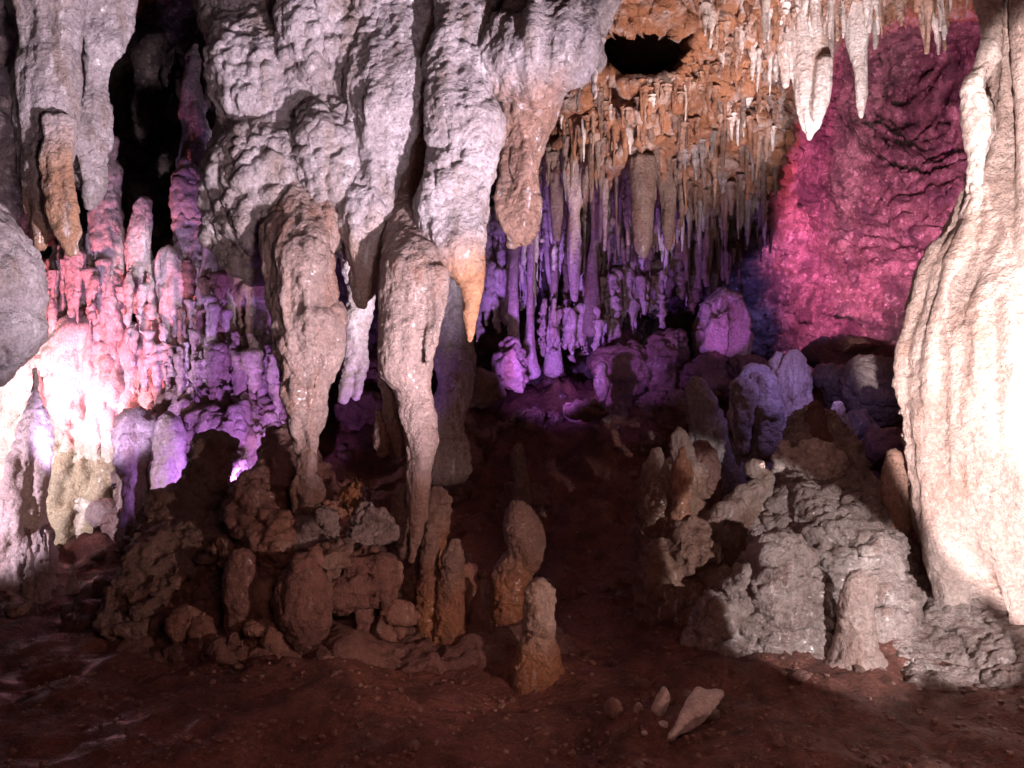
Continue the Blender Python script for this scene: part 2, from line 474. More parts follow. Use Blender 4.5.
ff = np.stack([ii, ii + 1, ii + nx + 1, ii + nx], -1).reshape(-1, 4)
me = raw_mesh('floor', V, ff.tolist()); me.shade_smooth()
FL = BVHTree.FromPolygons(V.tolist(), ff.tolist())
floor = put('floor', me, CLAY, (0, 0, 0)); floor['kind'] = 'structure'
def ground(x, y):
    h = FL.ray_cast(Vector((x, y, 20)), Vector((0, 0, -1)))
    return h[0].z if h[0] else 0.0

# roughness recipes
LUMPY = [[('soft', .7, .045, 11), ('ridge', (.42, .42, 2.2), .032, 18)], [('fbm', (.22, .22, .5), .045, 17), ('crack', (.35, .35, .8), .02, 15)], [('mcell', (.15, .15, .14), .070, 12)], [('cell', (.075, .075, .065), .036, 14), ('pit', .10, .012, 19)], [('fbm', .035, .006, 16)]]
LUMPY_S = [[('soft', .3, .035, 21), ('ridge', (.25, .25, 1.0), .025, 25)], [('fbm', (.12, .12, .3), .024, 23), ('crack', (.25, .25, .5), .014, 27)], [('mcell', (.10, .10, .12), .030, 22)], [('mcell', .045, .014, 24)], [('fbm', .025, .004, 26)]]
SMOOTH = [[('soft', .4, .03, 31), ('fbm', (.09, .09, .6), .016, 32)], [('cell', .12, .018, 34), ('fbm', .06, .007, 33)]]
CRAG = [[('fbm', .45, .05, 51), ('crack', .35, .05, 52)], [('ridge', (.18, .18, .14), .018, 55), ('mcell', .1, .022, 53)], [('fbm', .05, .010, 54)]]
CRAG_S = [[('fbm', (.18, .18, .25), .026, 51), ('crack', .2, .014, 52)], [('mcell', .06, .016, 53)], [('fbm', .03, .004, 56)]]

BOULD = [[('soft', .5, .06, 51), ('crack', .35, .05, 52)], [('ridge', (.3, .3, .12), .026, 55), ('fbm', .16, .025, 57)], [('mcell', .08, .022, 53), ('fbm', .06, .012, 54)], [('fbm', .03, .005, 56)]]
# ================================================================== HANGING FORMATIONS
# top left twin stalactites
t = thing('stalactite', 'pinkish stalactite with orange blade-shaped tip hanging at the upper left edge', 'stalactite', at(50, -30, 4.6))
put('body', fuse('body', [trace([(-60, 5, 95), (0, 11, 84), (40, 16, 80), (80, 16, 78), (120, 14, 75), (160, 16, 73), (195, 20, 64), (225, 28, 54), (250, 32, 48)], 4.6)], .014, 3, SMOOTH), graded(GREY_P, 130, 260, 4.6, ((.33, .18, .10), (.27, .135, .075))), parent=t)
put('tip', fuse('tip', [trace([(120, 36, 74, -.1), (160, 38, 74, -.12), (200, 44, 80, -.12), (230, 50, 83, -.1), (252, 60, 81, -.08)], 4.6, .7)], .011, 3, SMOOTH), graded(GREY_P, 100, 190, 4.6, ((.33, .18, .10), (.27, .135, .075))), parent=t)
solid('stalactite', 'knobbly lavender-grey stalactite tucked behind the orange-tipped one', 'stalactite',
      [trace([(-60, 62, 140), (0, 72, 132), (30, 82, 128), (60, 86, 118), (90, 88, 108), (115, 80, 111), (150, 74, 113), (180, 77, 102), (205, 82, 90)], 5.0)], GREY, .015, 3, LUMPY_S, hang=True)
solid('flowstone_bulge', 'smooth grey rounded rock bulge at the left edge below the orange tip', 'rock bulge',
      [trace([(180, -320, -40), (215, -340, 8), (250, -350, 32), (290, -350, 44), (330, -340, 36), (365, -320, 6), (390, -300, -60)], 4.2, .5)], GREY, .02, 6, [[('soft', .5, .06, 31), ('crack', .5, .03, 35)], [('fbm', .2, .03, 32)], [('mcell', .12, .03, 34)], [('fbm', .05, .008, 33)]])

# the great hanging mass
t = thing('hanging_flowstone', 'huge lumpy grey flowstone mass hanging from the roof left of centre', 'flowstone', at(340, -60, 5.6))
put('mass', fuse('mass', [trace([(150, 205, 262, .1), (200, 214, 268), (240, 220, 270), (262, 232, 268), (276, 246, 264)], 5.42, .7), trace([(120, 300, 372, .1), (180, 312, 362), (215, 326, 358), (238, 336, 352), (250, 341, 347)], 5.3, .7), trace([(-90, 180, 540), (-30, 190, 520), (0, 193, 500), (40, 203, 480), (80, 214, 452), (120, 216, 425), (160, 210, 408), (200, 212, 390), (230, 215, 366), (255, 228, 345), (275, 258, 335)], 5.7, .42, 48),
                          pblob(212, 10, 320, 150, 5.42), pblob(270, -30, 380, 130, 5.38), pblob(340, -60, 440, 110, 5.42), pblob(225, 110, 330, 265, 5.40), pblob(290, 80, 380, 250, 5.36), pblob(400, -50, 510, 60, 5.45)],
                 .0135, 40, LUMPY), graded(GREY_P, 120, 290, 5.2, ((.27, .205, .175), (.20, .15, .125))), parent=t)
put('lobe', fuse('lobe', [trace([(-60, 360, 470, .35), (0, 356, 456, .28), (60, 350, 440, .12), (110, 346, 428), (140, 348, 416), (175, 354, 402), (205, 350, 397), (240, 348, 392), (265, 350, 382), (290, 353, 371), (304, 357, 366)], 5.15, .8)], .013, 3, LUMPY_S), graded(GREY_P, 190, 290, 5.15, ((.28, .18, .13), (.22, .14, .105))), parent=t)

# column below the mass
solid('column', 'brown and grey bulging column under the hanging mass reaching the boulder pile', 'column',
      [trace([(120, 280, 320, .5), (180, 270, 328, .32), (215, 266, 330, .15), (240, 263, 332, .03), (262, 262, 335), (300, 266, 331), (318, 272, 338), (335, 274, 341), (360, 276, 338), (395, 279, 329), (430, 286, 323), (465, 292, 319), (510, 294, 318)], 5.0, .85)], TAN, .013, 3, LUMPY_S, hang=True)

# lobe with the orange spike
t = thing('stalactite', 'lumpy grey stalactite ending in a thin orange spike', 'stalactite', at(460, 0, 5.0))
put('body', fuse('body', [trace([(-40, 420, 500, .3), (20, 440, 486), (50, 432, 484), (95, 430, 492), (125, 430, 506), (160, 430, 496), (195, 416, 487), (235, 418, 485), (262, 438, 485), (280, 456, 484)], 5.0, .8)], .013, 3,
     [[('soft', .3, .04, 21), ('fbm', (.14, .14, .3), .025, 61)], [('mcell', .10, .038, 62)], [('mcell', .042, .020, 64)], [('fbm', .025, .004, 26)]]), graded(GREY_P, 225, 290, 5.0), parent=t)
put('tip', fuse('tip', [trace([(255, 452, 486), (280, 458, 485), (300, 462, 481), (320, 463, 477), (340, 467, 473)], 4.98, .9)], .009, 3, [[('fbm', .05, .005, 2)]]), RUST, parent=t)

# big knob stalactite
t = thing('stalactite', 'massive stalactite with a rounded knob top tapering to a blunt brown end', 'stalactite', at(550, -30, 5.2))
put('root', fuse('root', [trace([(-90, 490, 650), (-20, 515, 624), (20, 540, 613), (48, 566, 607), (66, 582, 603)], 5.6, .6)], .013, 3, LUMPY_S), GREY, parent=t)
SHAFTC = ((.25, .135, .095), (.19, .10, .07))
put('knob', fuse('knob', [trace([(-30, 525, 580, .35), (8, 508, 584, .1), (24, 494, 592), (44, 483, 596), (62, 478, 592), (76, 480, 582), (86, 490, 566), (94, 508, 556)], 5.0, .85)], .012, 5, LUMPY_S), graded(GREY_P, 82, 112, 5.1, SHAFTC), parent=t)
put('shaft', fuse('shaft', [trace([(60, 506, 570), (95, 503, 565), (120, 503, 561), (150, 504, 551), (190, 501, 541), (220, 501, 535), (238, 505, 528)], 5.2, .85)], .012, 3, LUMPY_S), graded(GREY_P, 82, 112, 5.1, SHAFTC), parent=t)
for k, (x0, x1, y0, y1, mt, lab) in enumerate([(586, 602, 40, 100, WHITE, 'short white stalactite hanging right beside the rounded knob'), (573, 584, 70, 112, TAN, 'stubby tan stalactite tucked against the right of the knob shaft'), (480, 497, -20, 44, WHITE, 'small white stalactite high between the two lumpy grey masses')]):
    solid('stalactite', lab, 'stalactite', [trace([(y0 - 30, x0 - 3, x1 + 4), (y0, x0, x1), ((y0 + y1) / 2, x0 + 2, x1 - 1), (y1, (x0 + x1) / 2 - 2, (x0 + x1) / 2 + 2)], 5.6)], mt, .011, 2, CRAG_S, hang=True)

# long twisted stalactite
t = thing('stalactite', 'long twisted stalactite reaching down almost to the stalagmite cluster', 'stalactite', at(410, 200, 4.9))
put('body', fuse('body', [trace([(120, 376, 440, .7), (180, 380, 440, .5), (215, 384, 436, .28), (240, 383, 440, .12), (268, 382, 446), (309, 381, 443), (348, 376, 434), (370, 379, 431), (393, 391, 430), (418, 400, 435), (442, 404, 438), (467, 407, 431), (492, 408, 428), (516, 410, 425), (540, 411, 420), (562, 408, 414)], 4.9, .8),
     trace([(270, 420, 447), (310, 426, 446), (345, 424, 436), (365, 424, 430)], 4.78, .5)], .011, 3,
     [[('soft', .25, .02, 71), ('fbm', (.05, .05, .3), .008, 72)], [('cell', .07, .013, 73)], [('cell', .03, .005, 74)]]), TAN, parent=t)
put('drapery', fuse('drapery', [trace([(375, 380, 394), (400, 384, 398), (430, 388, 402), (460, 396, 404)], 5.05, .5), trace([(410, 374, 390), (440, 374, 392), (455, 378, 386)], 5.15, .6)], .009, 2, CRAG_S), TAN, parent=t)
solid('column', 'dim bluish grey column standing behind the long twisted stalactite', 'column',
      [trace([(240, 430, 470), (300, 432, 470), (345, 434, 472), (380, 436, 474), (420, 430, 466), (470, 420, 470)], 6.4, .8)], GREY, .02, 3, LUMPY_S)
solid('stalactite', 'short violet-lit stalactite hanging between the bulging column and twisted stalactite', 'stalactite',
      [trace([(255, 342, 376), (300, 346, 372), (325, 344, 372), (345, 346, 368), (368, 343, 358), (400, 338, 348)], 6.2), trace([(335, 358, 372), (370, 356, 366), (398, 352, 360)], 6.2)], WHITE, .014, 3, CRAG_S, hang=True)

# ================================================================== RIGHT COLUMN
t = thing('column', 'enormous pale fluted flowstone column filling the right edge', 'column', at(1050, 640, 5.0))
put('skirt', fuse('skirt', [trace([(-60, 1004, 1180), (60, 996, 1190), (140, 982, 1200), (200, 962, 1210), (260, 936, 1215), (320, 914, 1220), (370, 905, 1225), (430, 904, 1225), (490, 912, 1225), (540, 926, 1220), (580, 946, 1215), (620, 975, 1210), (680, 985, 1200)], 5.25, .62, 144, 6, .034, 19, 3),
     trace([(-60, 1020, 1060, .45), (120, 1010, 1056, .35), (220, 990, 1052, .18), (320, 972, 1060), (420, 966, 1062), (500, 978, 1060), (570, 995, 1055), (640, 1005, 1050)], 4.86, .55, 72, 6, .03, 9, 5),
     trace([(240, 960, 985, .5), (330, 925, 960, .25), (400, 912, 950, .05), (450, 912, 958), (500, 918, 962), (560, 926, 966), (610, 930, 968), (660, 930, 970)], 5.12, .8, 40, 5, .03, 7),
     trace([(-40, 1022, 1090), (120, 1018, 1085), (240, 1016, 1090), (330, 1010, 1090), (440, 1004, 1090, .1), (560, 1000, 1090, .2), (640, 1000, 1090, .3)], 4.85, .55, 40, 5, .03, 7)], .0165, 8,
     [[('soft', (.6, .6, 1.0), .05, 81)], [('ridge', (.24, .24, 1.6), .026, 82), ('fbm', (.25, .25, .4), .012, 84)], [('fbm', (.12, .12, .05), .005, 86)], [('mcell', (.07, .07, .045), .014, 83)], [('fbm', .03, .003, 85)]]), COLW, parent=t)
put('side_pillar', fuse('side_pillar', [trace([(-50, 976, 1006), (0, 979, 1002), (30, 984, 999), (60, 978, 996), (80, 966, 990), (95, 964, 990), (130, 967, 990), (165, 970, 988), (200, 966, 990), (240, 955, 990)], 5.1, .9)], .012, 3, CRAG_S), WHITE, parent=t)

# ================================================================== RIGHT MOUND
MND = [[('fbm', .5, .06, 91), ('crack', .4, .05, 92)], [('mcell', (.19, .19, .09), .07, 93), ('fbm', .12, .016, 96)], [('mcell', (.065, .065, .035), .034, 94), ('ridge', (.14, .14, .05), .010, 97)], [('fbm', .03, .010, 95)]]
t = thing('flowstone_mound', 'broad crusted grey flowstone mound lit white beside the right column', 'flowstone mound', at(810, 670, 5.0))
put('body', fuse('body', [
     trace([(418, 800, 826, 1.4), (440, 780, 850, 1.25), (470, 766, 868, 1.05), (500, 752, 894, .8), (540, 735, 912, .55), (580, 715, 922, .4), (620, 700, 926, .25), (660, 692, 930, .15), (720, 680, 940, .1)], 5.1, .62, 48),
     trace([(545, 770, 806), (580, 740, 815), (620, 715, 825), (650, 700, 832), (690, 690, 840)], 4.85, .7),
     trace([(500, 800, 880, .6), (540, 806, 905, .35), (590, 820, 916, .15), (640, 840, 920), (690, 850, 930)], 5.0, .6),
     pblob(688, 600, 740, 680, 4.75)], .015, 30, MND), MOUND, parent=t)
put('crust', fuse('crust', [pblob(782, 440, 848, 500, 6.1, 1.0, .12), pblob(770, 440, 796, 490, 6.1)], .013, 4, MND), WHITE, parent=t)
solid('flowstone_apron', 'low crusted rock apron spreading over the floor at the foot of the right column', 'flowstone',
      [trace([(592, 930, 1020, 1.0), (608, 900, 1055, .75), (632, 888, 1080, .48), (656, 884, 1095, .24), (684, 880, 1100, .05), (720, 876, 1105, -.1)], 4.5, .42)], MOUND, .015, 3, MND)
solid('stalagmite', 'white stubby stalagmite standing against the front of the crusted mound', 'stalagmite',
      [trace([(571, 848, 866), (584, 842, 872), (620, 840, 875), (648, 836, 880), (668, 826, 890), (685, 810, 905)], 4.6, .85)], PINKO2, .011, 3, CRAG_S)
solid('stalagmite', 'banded orange and white stalagmite wedged between mound and right column', 'stalagmite',
      [trace([(455, 888, 902), (475, 883, 907), (500, 882, 909), (530, 880, 912), (580, 878, 916)], 5.6, .9)], PINKO, .012, 3, CRAG_S)
solid('stalagmite', 'small brown knobbed stalagmite on the top of the crusted mound', 'stalagmite',
      [trace([(403, 808, 818), (415, 803, 824), (432, 800, 828), (455, 792, 836)], 6.3, .9)], BROWN, .012, 2, CRAG_S)
solid('stalagmite', 'leaning violet stalagmite behind the top of the crusted mound', 'stalagmite',
      [trace([(404, 832, 843), (415, 830, 848), (435, 836, 857), (455, 838, 862), (490, 838, 866)], 6.8, .9)], WHITE, .013, 2, CRAG_S)

# rock group left of the mound
t = thing('stalagmite_boulder', 'twin-peaked brown rock mass with pale lit top left of the crusted mound', 'rock', at(690, 620, 5.8))
PEAKM = graded(('lamplit_peak', (.44, .36, .33), (.34, .26, .23), (.25, .15, .10), .4, (.56, .49, .46), .3, .5), 448, 482, 5.7, ((.21, .12, .085), (.16, .085, .06)))  # pale top puts lamplight into the colour of the brown rock
put('body', fuse('body', [trace([(470, 650, 706), (500, 640, 716), (540, 636, 726), (580, 640, 735), (640, 630, 745), (700, 620, 750)], 5.85, .75),
     prock(665, 525, 715, 580, 5.3, seed=4), prock(640, 545, 690, 640, 5.3, seed=6), pblob(650, 560, 760, 700, 5.35)], .014, 3, CRAG), PEAKM, parent=t)
put('dome', fuse('dome', [trace([(444, 694, 708), (462, 687, 717), (500, 684, 724), (560, 684, 728)], 5.95, .9)], .012, 2, CRAG_S), BROWN, parent=t)
put('peak', fuse('peak', [trace([(449, 650, 662), (462, 643, 668), (482, 640, 676), (510, 638, 684), (560, 638, 690)], 5.65, .9)], .011, 2, CRAG_S), PEAKM, parent=t)
put('peak', fuse('peak', [trace([(428, 676, 689), (440, 672, 694), (462, 670, 697), (500, 668, 700), (540, 668, 702)], 5.75, .9)], .011, 2, CRAG_S), PEAKM, parent=t)
solid('stalagmite', 'small shiny orange stalagmite in front of the twin-peaked rock', 'stalagmite',
      [trace([(446, 678, 688), (460, 674, 691), (478, 671, 694), (500, 674, 692), (530, 672, 696)], 5.45, .9)], OCHRE, .010, 2, CRAG_S)
c0, c1 = at(690, 524, 5.35), at(765, 466, 5.75)
solid('rock_ridge', 'narrow sloping brown rock ridge with pale lit crest joining the two right mounds', 'rock ridge',
      [blob(c0 * (1 - s) + c1 * s + np.array([0, 0, -.12 + .02 * math.sin(s * 20)]), (.06, .08, .07)) for s in np.linspace(0, 1, 11)] + [blob(c0 * (1 - s) + c1 * s + np.array([0, .08, -.42]), (.11, .13, .36)) for s in np.linspace(0, 1, 8)] + [blob(at(754, 468, 5.7), (.06, .06, .05))], graded(('lamplit_crest', (.44, .36, .33), (.34, .26, .23), (.25, .15, .10), .4, (.56, .49, .46), .3, .5), 470, 540, 5.6, ((.21, .12, .085), (.16, .085, .06))), .013, 2, CRAG_S)  # lit crest painted as a paler colour on brown rock

# ================================================================== FLOOR FORMATIONS, centre and left
KNOBBY = [[('fbm', (.18, .18, .24), .017, 51), ('ridge', (.12, .12, .10), .008, 55)], [('mcell', .06, .014, 53), ('crack', .12, .01, 52)], [('fbm', .03, .005, 56)]]
def cap_stalagmite(label, rows_base, rows_cap, Y, capmat=WHITE, basemat=RUST, group=None):
    q = rows_cap[-2]; rows_base = [(q[0] - 8, q[1] + 2, q[2] - 2)] + [r for r in rows_base if r[0] > q[0] + 8]
    q = rows_base[-1]; rows_base = rows_base[:-1] + [(q[0] - 16, q[1], q[2]), (q[0], q[1] - 9, q[2] + 9), (q[0] + 16, q[1] - 24, q[2] + 24)]
    t = thing('stalagmite', label, 'stalagmite', at((rows_base[-1][1] + rows_base[-1][2]) / 2, rows_base[-1][0], Y), group)
    pr = ('pale_stalagmite', (.46, .38, .335), (.36, .28, .235), (.28, .15, .09), .4, (.56, .49, .45), .25, .5) if capmat is WHITE else TAN_P
    gm = graded(pr, rows_cap[-2][0] - 14, rows_cap[-1][0] + 22, Y, RUSTC if basemat is RUST else ((.21, .12, .085), (.16, .085, .06)))
    put('base', fuse('base', [trace(rows_base, Y, .9)], .010, 3, KNOBBY), gm, parent=t)
    put('cap', fuse('cap', [trace(rows_cap, Y - .01, .92)], .010, 3, KNOBBY), gm, parent=t)
    return t
cap_stalagmite('stubby stalagmite with pale rounded cap over an orange base alone on the centre floor', [(610, 524, 552), (635, 520, 556), (660, 515, 560), (680, 511, 566), (705, 508, 570)], [(584, 529, 548), (592, 525, 554), (610, 523, 556), (630, 522, 555), (642, 526, 552)], 4.45)
cap_stalagmite('lumpy pinkish stalagmite on an orange base behind the lone capped stalagmite', [(550, 512, 528), (565, 496, 532), (590, 488, 534), (620, 486, 536), (660, 480, 540)], [(504, 512, 522), (515, 506, 534), (535, 505, 541), (555, 507, 540), (570, 512, 534)], 5.1, TAN)
cap_stalagmite('thick pale-topped stalagmite under the tip of the long twisted stalactite', [(530, 394, 418), (560, 392, 420), (600, 388, 424), (650, 384, 428)], [(488, 398, 412), (505, 390, 418), (530, 389, 420), (560, 396, 418), (572, 402, 414)], 5.15, TAN, BROWN)
cap_stalagmite('rounded tan stalagmite right of the long stalactite tip', [(520, 424, 446), (560, 421, 444), (600, 418, 446), (650, 414, 450)], [(488, 430, 442), (500, 425, 450), (520, 424, 450), (536, 430, 446)], 5.2, TAN, RUST)
cap_stalagmite('narrow orange stalagmite with pale nose at the right of the cluster', [(560, 442, 462), (590, 438, 464), (620, 436, 466), (660, 430, 472)], [(540, 449, 460), (552, 443, 464), (572, 441, 464), (584, 446, 460)], 4.9, TAN, RUST)
cap_stalagmite('low orange stalagmite wedged at the front of the stalagmite cluster', [(560, 422, 437), (590, 418, 440), (620, 416, 442), (660, 410, 448)], [(524, 426, 436), (540, 423, 438), (562, 422, 438), (575, 425, 435)], 4.95, TAN, RUST)
solid('stalagmite', 'slim pale violet stalagmite on the dark slope behind the centre', 'stalagmite',
      [trace([(446, 516, 523), (458, 512, 526), (475, 511, 528), (500, 510, 530)], 7.0)], TAN, .013, 2, CRAG_S)
solid('stalagmite', 'squat leaning pyramid stalagmite left of the pinkish lumpy one', 'stalagmite',
      [trace([(585, 478, 486), (605, 470, 488), (640, 462, 492), (680, 455, 500)], 4.9)], BROWN, .012, 2, CRAG_S)

solid('stalagmite', 'stout reddish stalagmite in front of the boulder pile', 'stalagmite',
      [trace([(560, 290, 318), (580, 278, 330), (605, 274, 334), (635, 290, 330), (665, 296, 328), (700, 290, 334)], 4.6, .8)], BROWN, .012, 3, CRAG_S)
solid('stalagmite', 'short dark stub standing right of the stout reddish stalagmite', 'stalagmite',
      [trace([(598, 358, 372), (615, 352, 377), (640, 354, 374), (680, 350, 378)], 4.8, .8)], BROWN, .012, 3, CRAG_S)
solid('stalagmite', 'egg-shaped brown knob hanging over the dark hollow by the slab', 'stalagmite',
      [trace([(552, 232, 250), (570, 224, 258), (600, 221, 260), (625, 228, 256), (660, 224, 262)], 4.75, .85)], BROWN, .012, 3, CRAG_S)
solid('rock_ridge', 'low lumpy reddish brown ridge carrying the boulder pile and stalagmites', 'rock ridge',
      [blob((x_, y_, z_), (r_, r_ * .8, h_ * .68)) for x_, y_, z_, r_, h_ in [(-2.45, 5.3, .0, .5, .42), (-1.95, 5.3, .05, .5, .55), (-1.5, 5.2, .05, .45, .62), (-1.05, 5.25, .05, .42, .60), (-.62, 5.25, .0, .42, .42), (-.2, 5.3, -.05, .42, .36), (-1.2, 4.85, -.05, .5, .3), (-.7, 4.9, -.08, .5, .26), (-.1, 5.0, -.1, .5, .26), (-1.9, 4.9, -.05, .5, .22)]], BROWN, .018, 12, [[('soft', .5, .08, 51), ('crack', .4, .05, 52)], [('fbm', .25, .05, 55)], [('mcell', .12, .03, 53), ('fbm', .07, .012, 54)]])
BLD = [
 ('large tilted slab boulder over a dark hollow at the left', [prism([(108, 632), (112, 585), (146, 532), (196, 516), (250, 494), (268, 506), (238, 540), (214, 566), (176, 590), (158, 632)], 5.0, .55, .004), prism([(150, 600), (185, 575), (200, 560), (215, 585), (190, 600), (165, 640), (140, 640)], 5.35, .3)], TAN),
 ('flat purple-edged rock leaning on top of the tilted slab', [prock(125, 500, 205, 565, 5.6, .6, -.5, 21)], TAN),
 ('pale jagged boulder topping the pile right of the bulging column', [prock(288, 505, 345, 560, 4.95, .8, .1, 31)], GREY),
 ('grey angular boulder at the right end of the pile', [prock(338, 500, 390, 560, 5.0, .8, -.2, 33)], GREY),
 ('dark grey boulder hanging low in the front of the pile', [prock(325, 545, 390, 612, 4.85, .8, .3, 35)], BROWN),
 ('small orange boulder sitting on top of the pile', [prock(336, 475, 366, 510, 5.1, .8, .1, 37)], RUST),
 ('brown boulder filling the middle of the pile', [prock(318, 530, 352, 590, 4.8, .8, .3, 39)], TAN),
 ('rounded brown boulder at the foot of the bulging column', [prock(225, 480, 300, 560, 5.2, .8, .1, 41)], BROWN),
 ('wide low boulder in shadow beneath the bulging column', [prock(250, 435, 330, 520, 5.5, .8, .2, 43)], BROWN),
 ('craggy upright boulder behind the tilted slab', [prock(180, 440, 235, 540, 5.9, .8, .1, 45)], TAN),
 ('dark block wedged behind the left stalagmite knob', [prock(185, 555, 240, 620, 5.3, .8, .1, 47)], BROWN),
 ('dark boulder closing the right side of the hollow', [prock(245, 560, 292, 630, 5.1, .8, .1, 49)], BROWN),
 ('low half-buried brown block on the floor before the slab', [prock(205, 640, 245, 668, 4.5, .8, .1, 51)], BROWN),
]
RDB = rock_mat('reddish_limestone', (.34, .185, .14), (.25, .13, .095), (.15, .065, .045), .45, (.46, .36, .31), .35, .45)
for lab, bx, Y_, tl, mt in [('jagged reddish boulder leaning on the left of the pale jagged one', (262, 515, 300, 570), 5.0, -.4, RDB), ('flat reddish rock lying under the orange boulder', (322, 500, 372, 522), 5.05, .2, RDB), ('pointed reddish rock between the two dark front boulders', (300, 545, 330, 580), 4.75, .5, RDB),
        ('small angular rock beside the left cluster stalagmite', (372, 560, 400, 600), 4.95, .3, RDB), ('wedge of brown rock behind the egg-shaped knob', (210, 530, 245, 580), 5.15, -.5, RDB), ('broken brown rock at the foot of the tilted slab', (170, 610, 212, 640), 4.75, .4, RDB),
        ('reddish rock behind the pyramid stalagmite', (452, 560, 488, 610), 5.25, .2, RDB), ('flat brown rock at the foot of the stout reddish stalagmite', (250, 625, 292, 655), 4.65, .1, RDB), ('brown rock standing left of the stout reddish stalagmite', (246, 585, 280, 640), 4.8, -.2, RDB), ('squarish brown rock in front of the cluster stalagmites', (378, 610, 412, 645), 4.8, .2, RDB)]:
    BLD.append((lab, [prock(*bx, Y_, .8, tl, int(bx[0] + bx[1]), 9)], mt))
for lab, shp, mt in BLD:
    solid('boulder', lab, 'boulder', shp, mt, .012, 1, BOULD, group='boulders of the left pile')

# loose rocks on the floor, right of centre
def floor_rock(label, x0, y0, x1, y1, mat, tilt, seed, planes=11):
    Y = CAMZ * F / ((y1 - 4) - 384)
    solid('loose_rock', label, 'rock', [prock(x0, y0, x1, y1, Y, .55, tilt, seed, planes, .035)], mat, .006, 1, [[('fbm', .08, .006, 5)], [('cell', .03, .004, 6)]], group='pale loose rocks on the clay floor')
v, f = rock((0, 0, 0), (.31, .085, .06), (0, 0, 0), 61, 12, 5, .012)
v[:, 1] *= .62 + .55 * np.clip(v[:, 0] / .27, -1, 1) * .8 + .1
R = np.array(Euler((.5, -.1, .97)).to_matrix())
c = np.array([.86, 3.76, .055])
solid('loose_rock', 'largest pale pointed slab of rock lying on the clay floor', 'rock', [(v @ R.T + c, f)], WHITE, .006, 1, [[('fbm', .08, .008, 5)], [('cell', .03, .004, 6)]], group='pale loose rocks on the clay floor')
floor_rock('narrow upright pale shard left of the largest slab', 654, 685, 667, 722, WHITE, .4, 64, 9)
floor_rock('small pale chip left of the upright shard', 631, 703, 643, 720, TAN, .1, 65)
floor_rock('low brown lump left of the pale chip', 604, 700, 624, 718, BROWN, .1, 67)
floor_rock('thin pale flake lying just left of the largest slab', 656, 722, 668, 729, WHITE, -.3, 71, 8)
floor_rock('tiny pale chip at the lower left of the largest slab', 640, 730, 648, 736, WHITE, .2, 72, 8)
floor_rock('greyish chip behind the largest slab', 683, 690, 694, 698, GREY, .2, 73, 8)
floor_rock('small oval pale stone on the slope before the right mound', 722, 570, 742, 586, WHITE, -.5, 69)

# ================================================================== LEFT FLOWSTONE WALL
CURT = [[('soft', .6, .08, 101), ('ridge', (.30, .30, 1.3), .14, 102)], [('mcell', (.13, .13, .30), .06, 103), ('ridge', (.09, .09, .6), .03, 105)], [('fbm', .07, .016, 104)]]
solid('flowstone_curtain', 'glaring white rippled flowstone curtain on the left wall', 'flowstone',
      [trace([(318, 30, 110, .1), (350, 0, 180), (390, -20, 195), (430, -30, 190), (470, -30, 180), (540, -30, 170)], 8.3, .3, 48, 5, .05, 13), trace([(330, 60, 100), (380, 62, 120), (440, 60, 125), (480, 62, 118)], 8.0, .5), trace([(340, 120, 160), (400, 126, 176), (450, 130, 172)], 8.05, .5),
       trace([(350, 10, 40), (400, 0, 45), (460, 5, 50)], 8.0, .5)], WHITE, .026, 3, CURT)
solid('flowstone_swelling', 'yellowish rounded flowstone swelling at the foot of the white curtain', 'flowstone',
      [trace([(400, 74, 100, .3), (430, 62, 114, .1), (458, 50, 126), (485, 41, 132), (512, 44, 130), (540, 40, 136)], 8.0, .42, 60, 5, .07, 11)], YELLOW, .022, 3, CURT)
rs = np.random.RandomState(5)
def lances(label, group, n, xa, xb, ya, yb, la, lb, wa, wb, Y, mat, cat='stalactite', yfun=None):
    for k in range(n):
        x = xa + (xb - xa) * (k + rs.rand() * .8) / n
        y0 = ya + (yb - ya) * rs.rand(); ln = la + (lb - la) * rs.rand() ** 1.4; w = wa + (wb - wa) * rs.rand()
        yy = Y + rs.uniform(-.15, .15)
        solid('stalactite', label, cat, [trace([(y0 - 14, x - w * .8, x + w * .8), (y0, x - w / 2, x + w / 2), (y0 + ln * .5, x - w * .34, x + w * .36), (y0 + ln, x - 1.2, x + 1.2)], yy, .9, 14, 4)], mat, .013, 1, CRAG_S, group, True)
lances('thin pink stalactite in the fringe above the white curtain', 'pink fringe above the white curtain', 14, 44, 122, 262, 292, 30, 72, 6, 11, 7.9, WHITE)
solid('rock_shelf', 'rounded pink rock shelf carrying the pink stalactite fringe', 'rock shelf', [trace([(240, 60, 118), (255, 46, 126), (275, 42, 128), (300, 44, 128), (318, 60, 120)], 8.2, .4)], WHITE, .02, 2, CRAG)
solid('stalagmite', 'slender lavender pillar rising left of the dark cavity', 'stalagmite', [trace([(140, 108, 116), (165, 100, 118), (190, 92, 116), (220, 90, 118), (250, 92, 122), (300, 92, 124), (390, 96, 124)], 7.95, .9)], WHITE, .015, 2, LUMPY_S)
solid('stalagmite', 'crooked dark-sided pillar below the middle of the dark cavity', 'stalagmite', [trace([(202, 138, 150), (225, 130, 152), (255, 128, 150), (285, 134, 154), (330, 140, 160), (400, 142, 164)], 7.95, .9)], WHITE, .015, 2, LUMPY_S)
solid('stalagmite', 'pale ghostly stalagmite standing in the dark cavity beside the hanging mass', 'stalagmite', [trace([(45, 193, 198), (75, 186, 199), (110, 183, 203), (145, 181, 206), (168, 176, 210), (260, 172, 214)], 8.55, .9)], GREY, .016, 2, LUMPY_S)
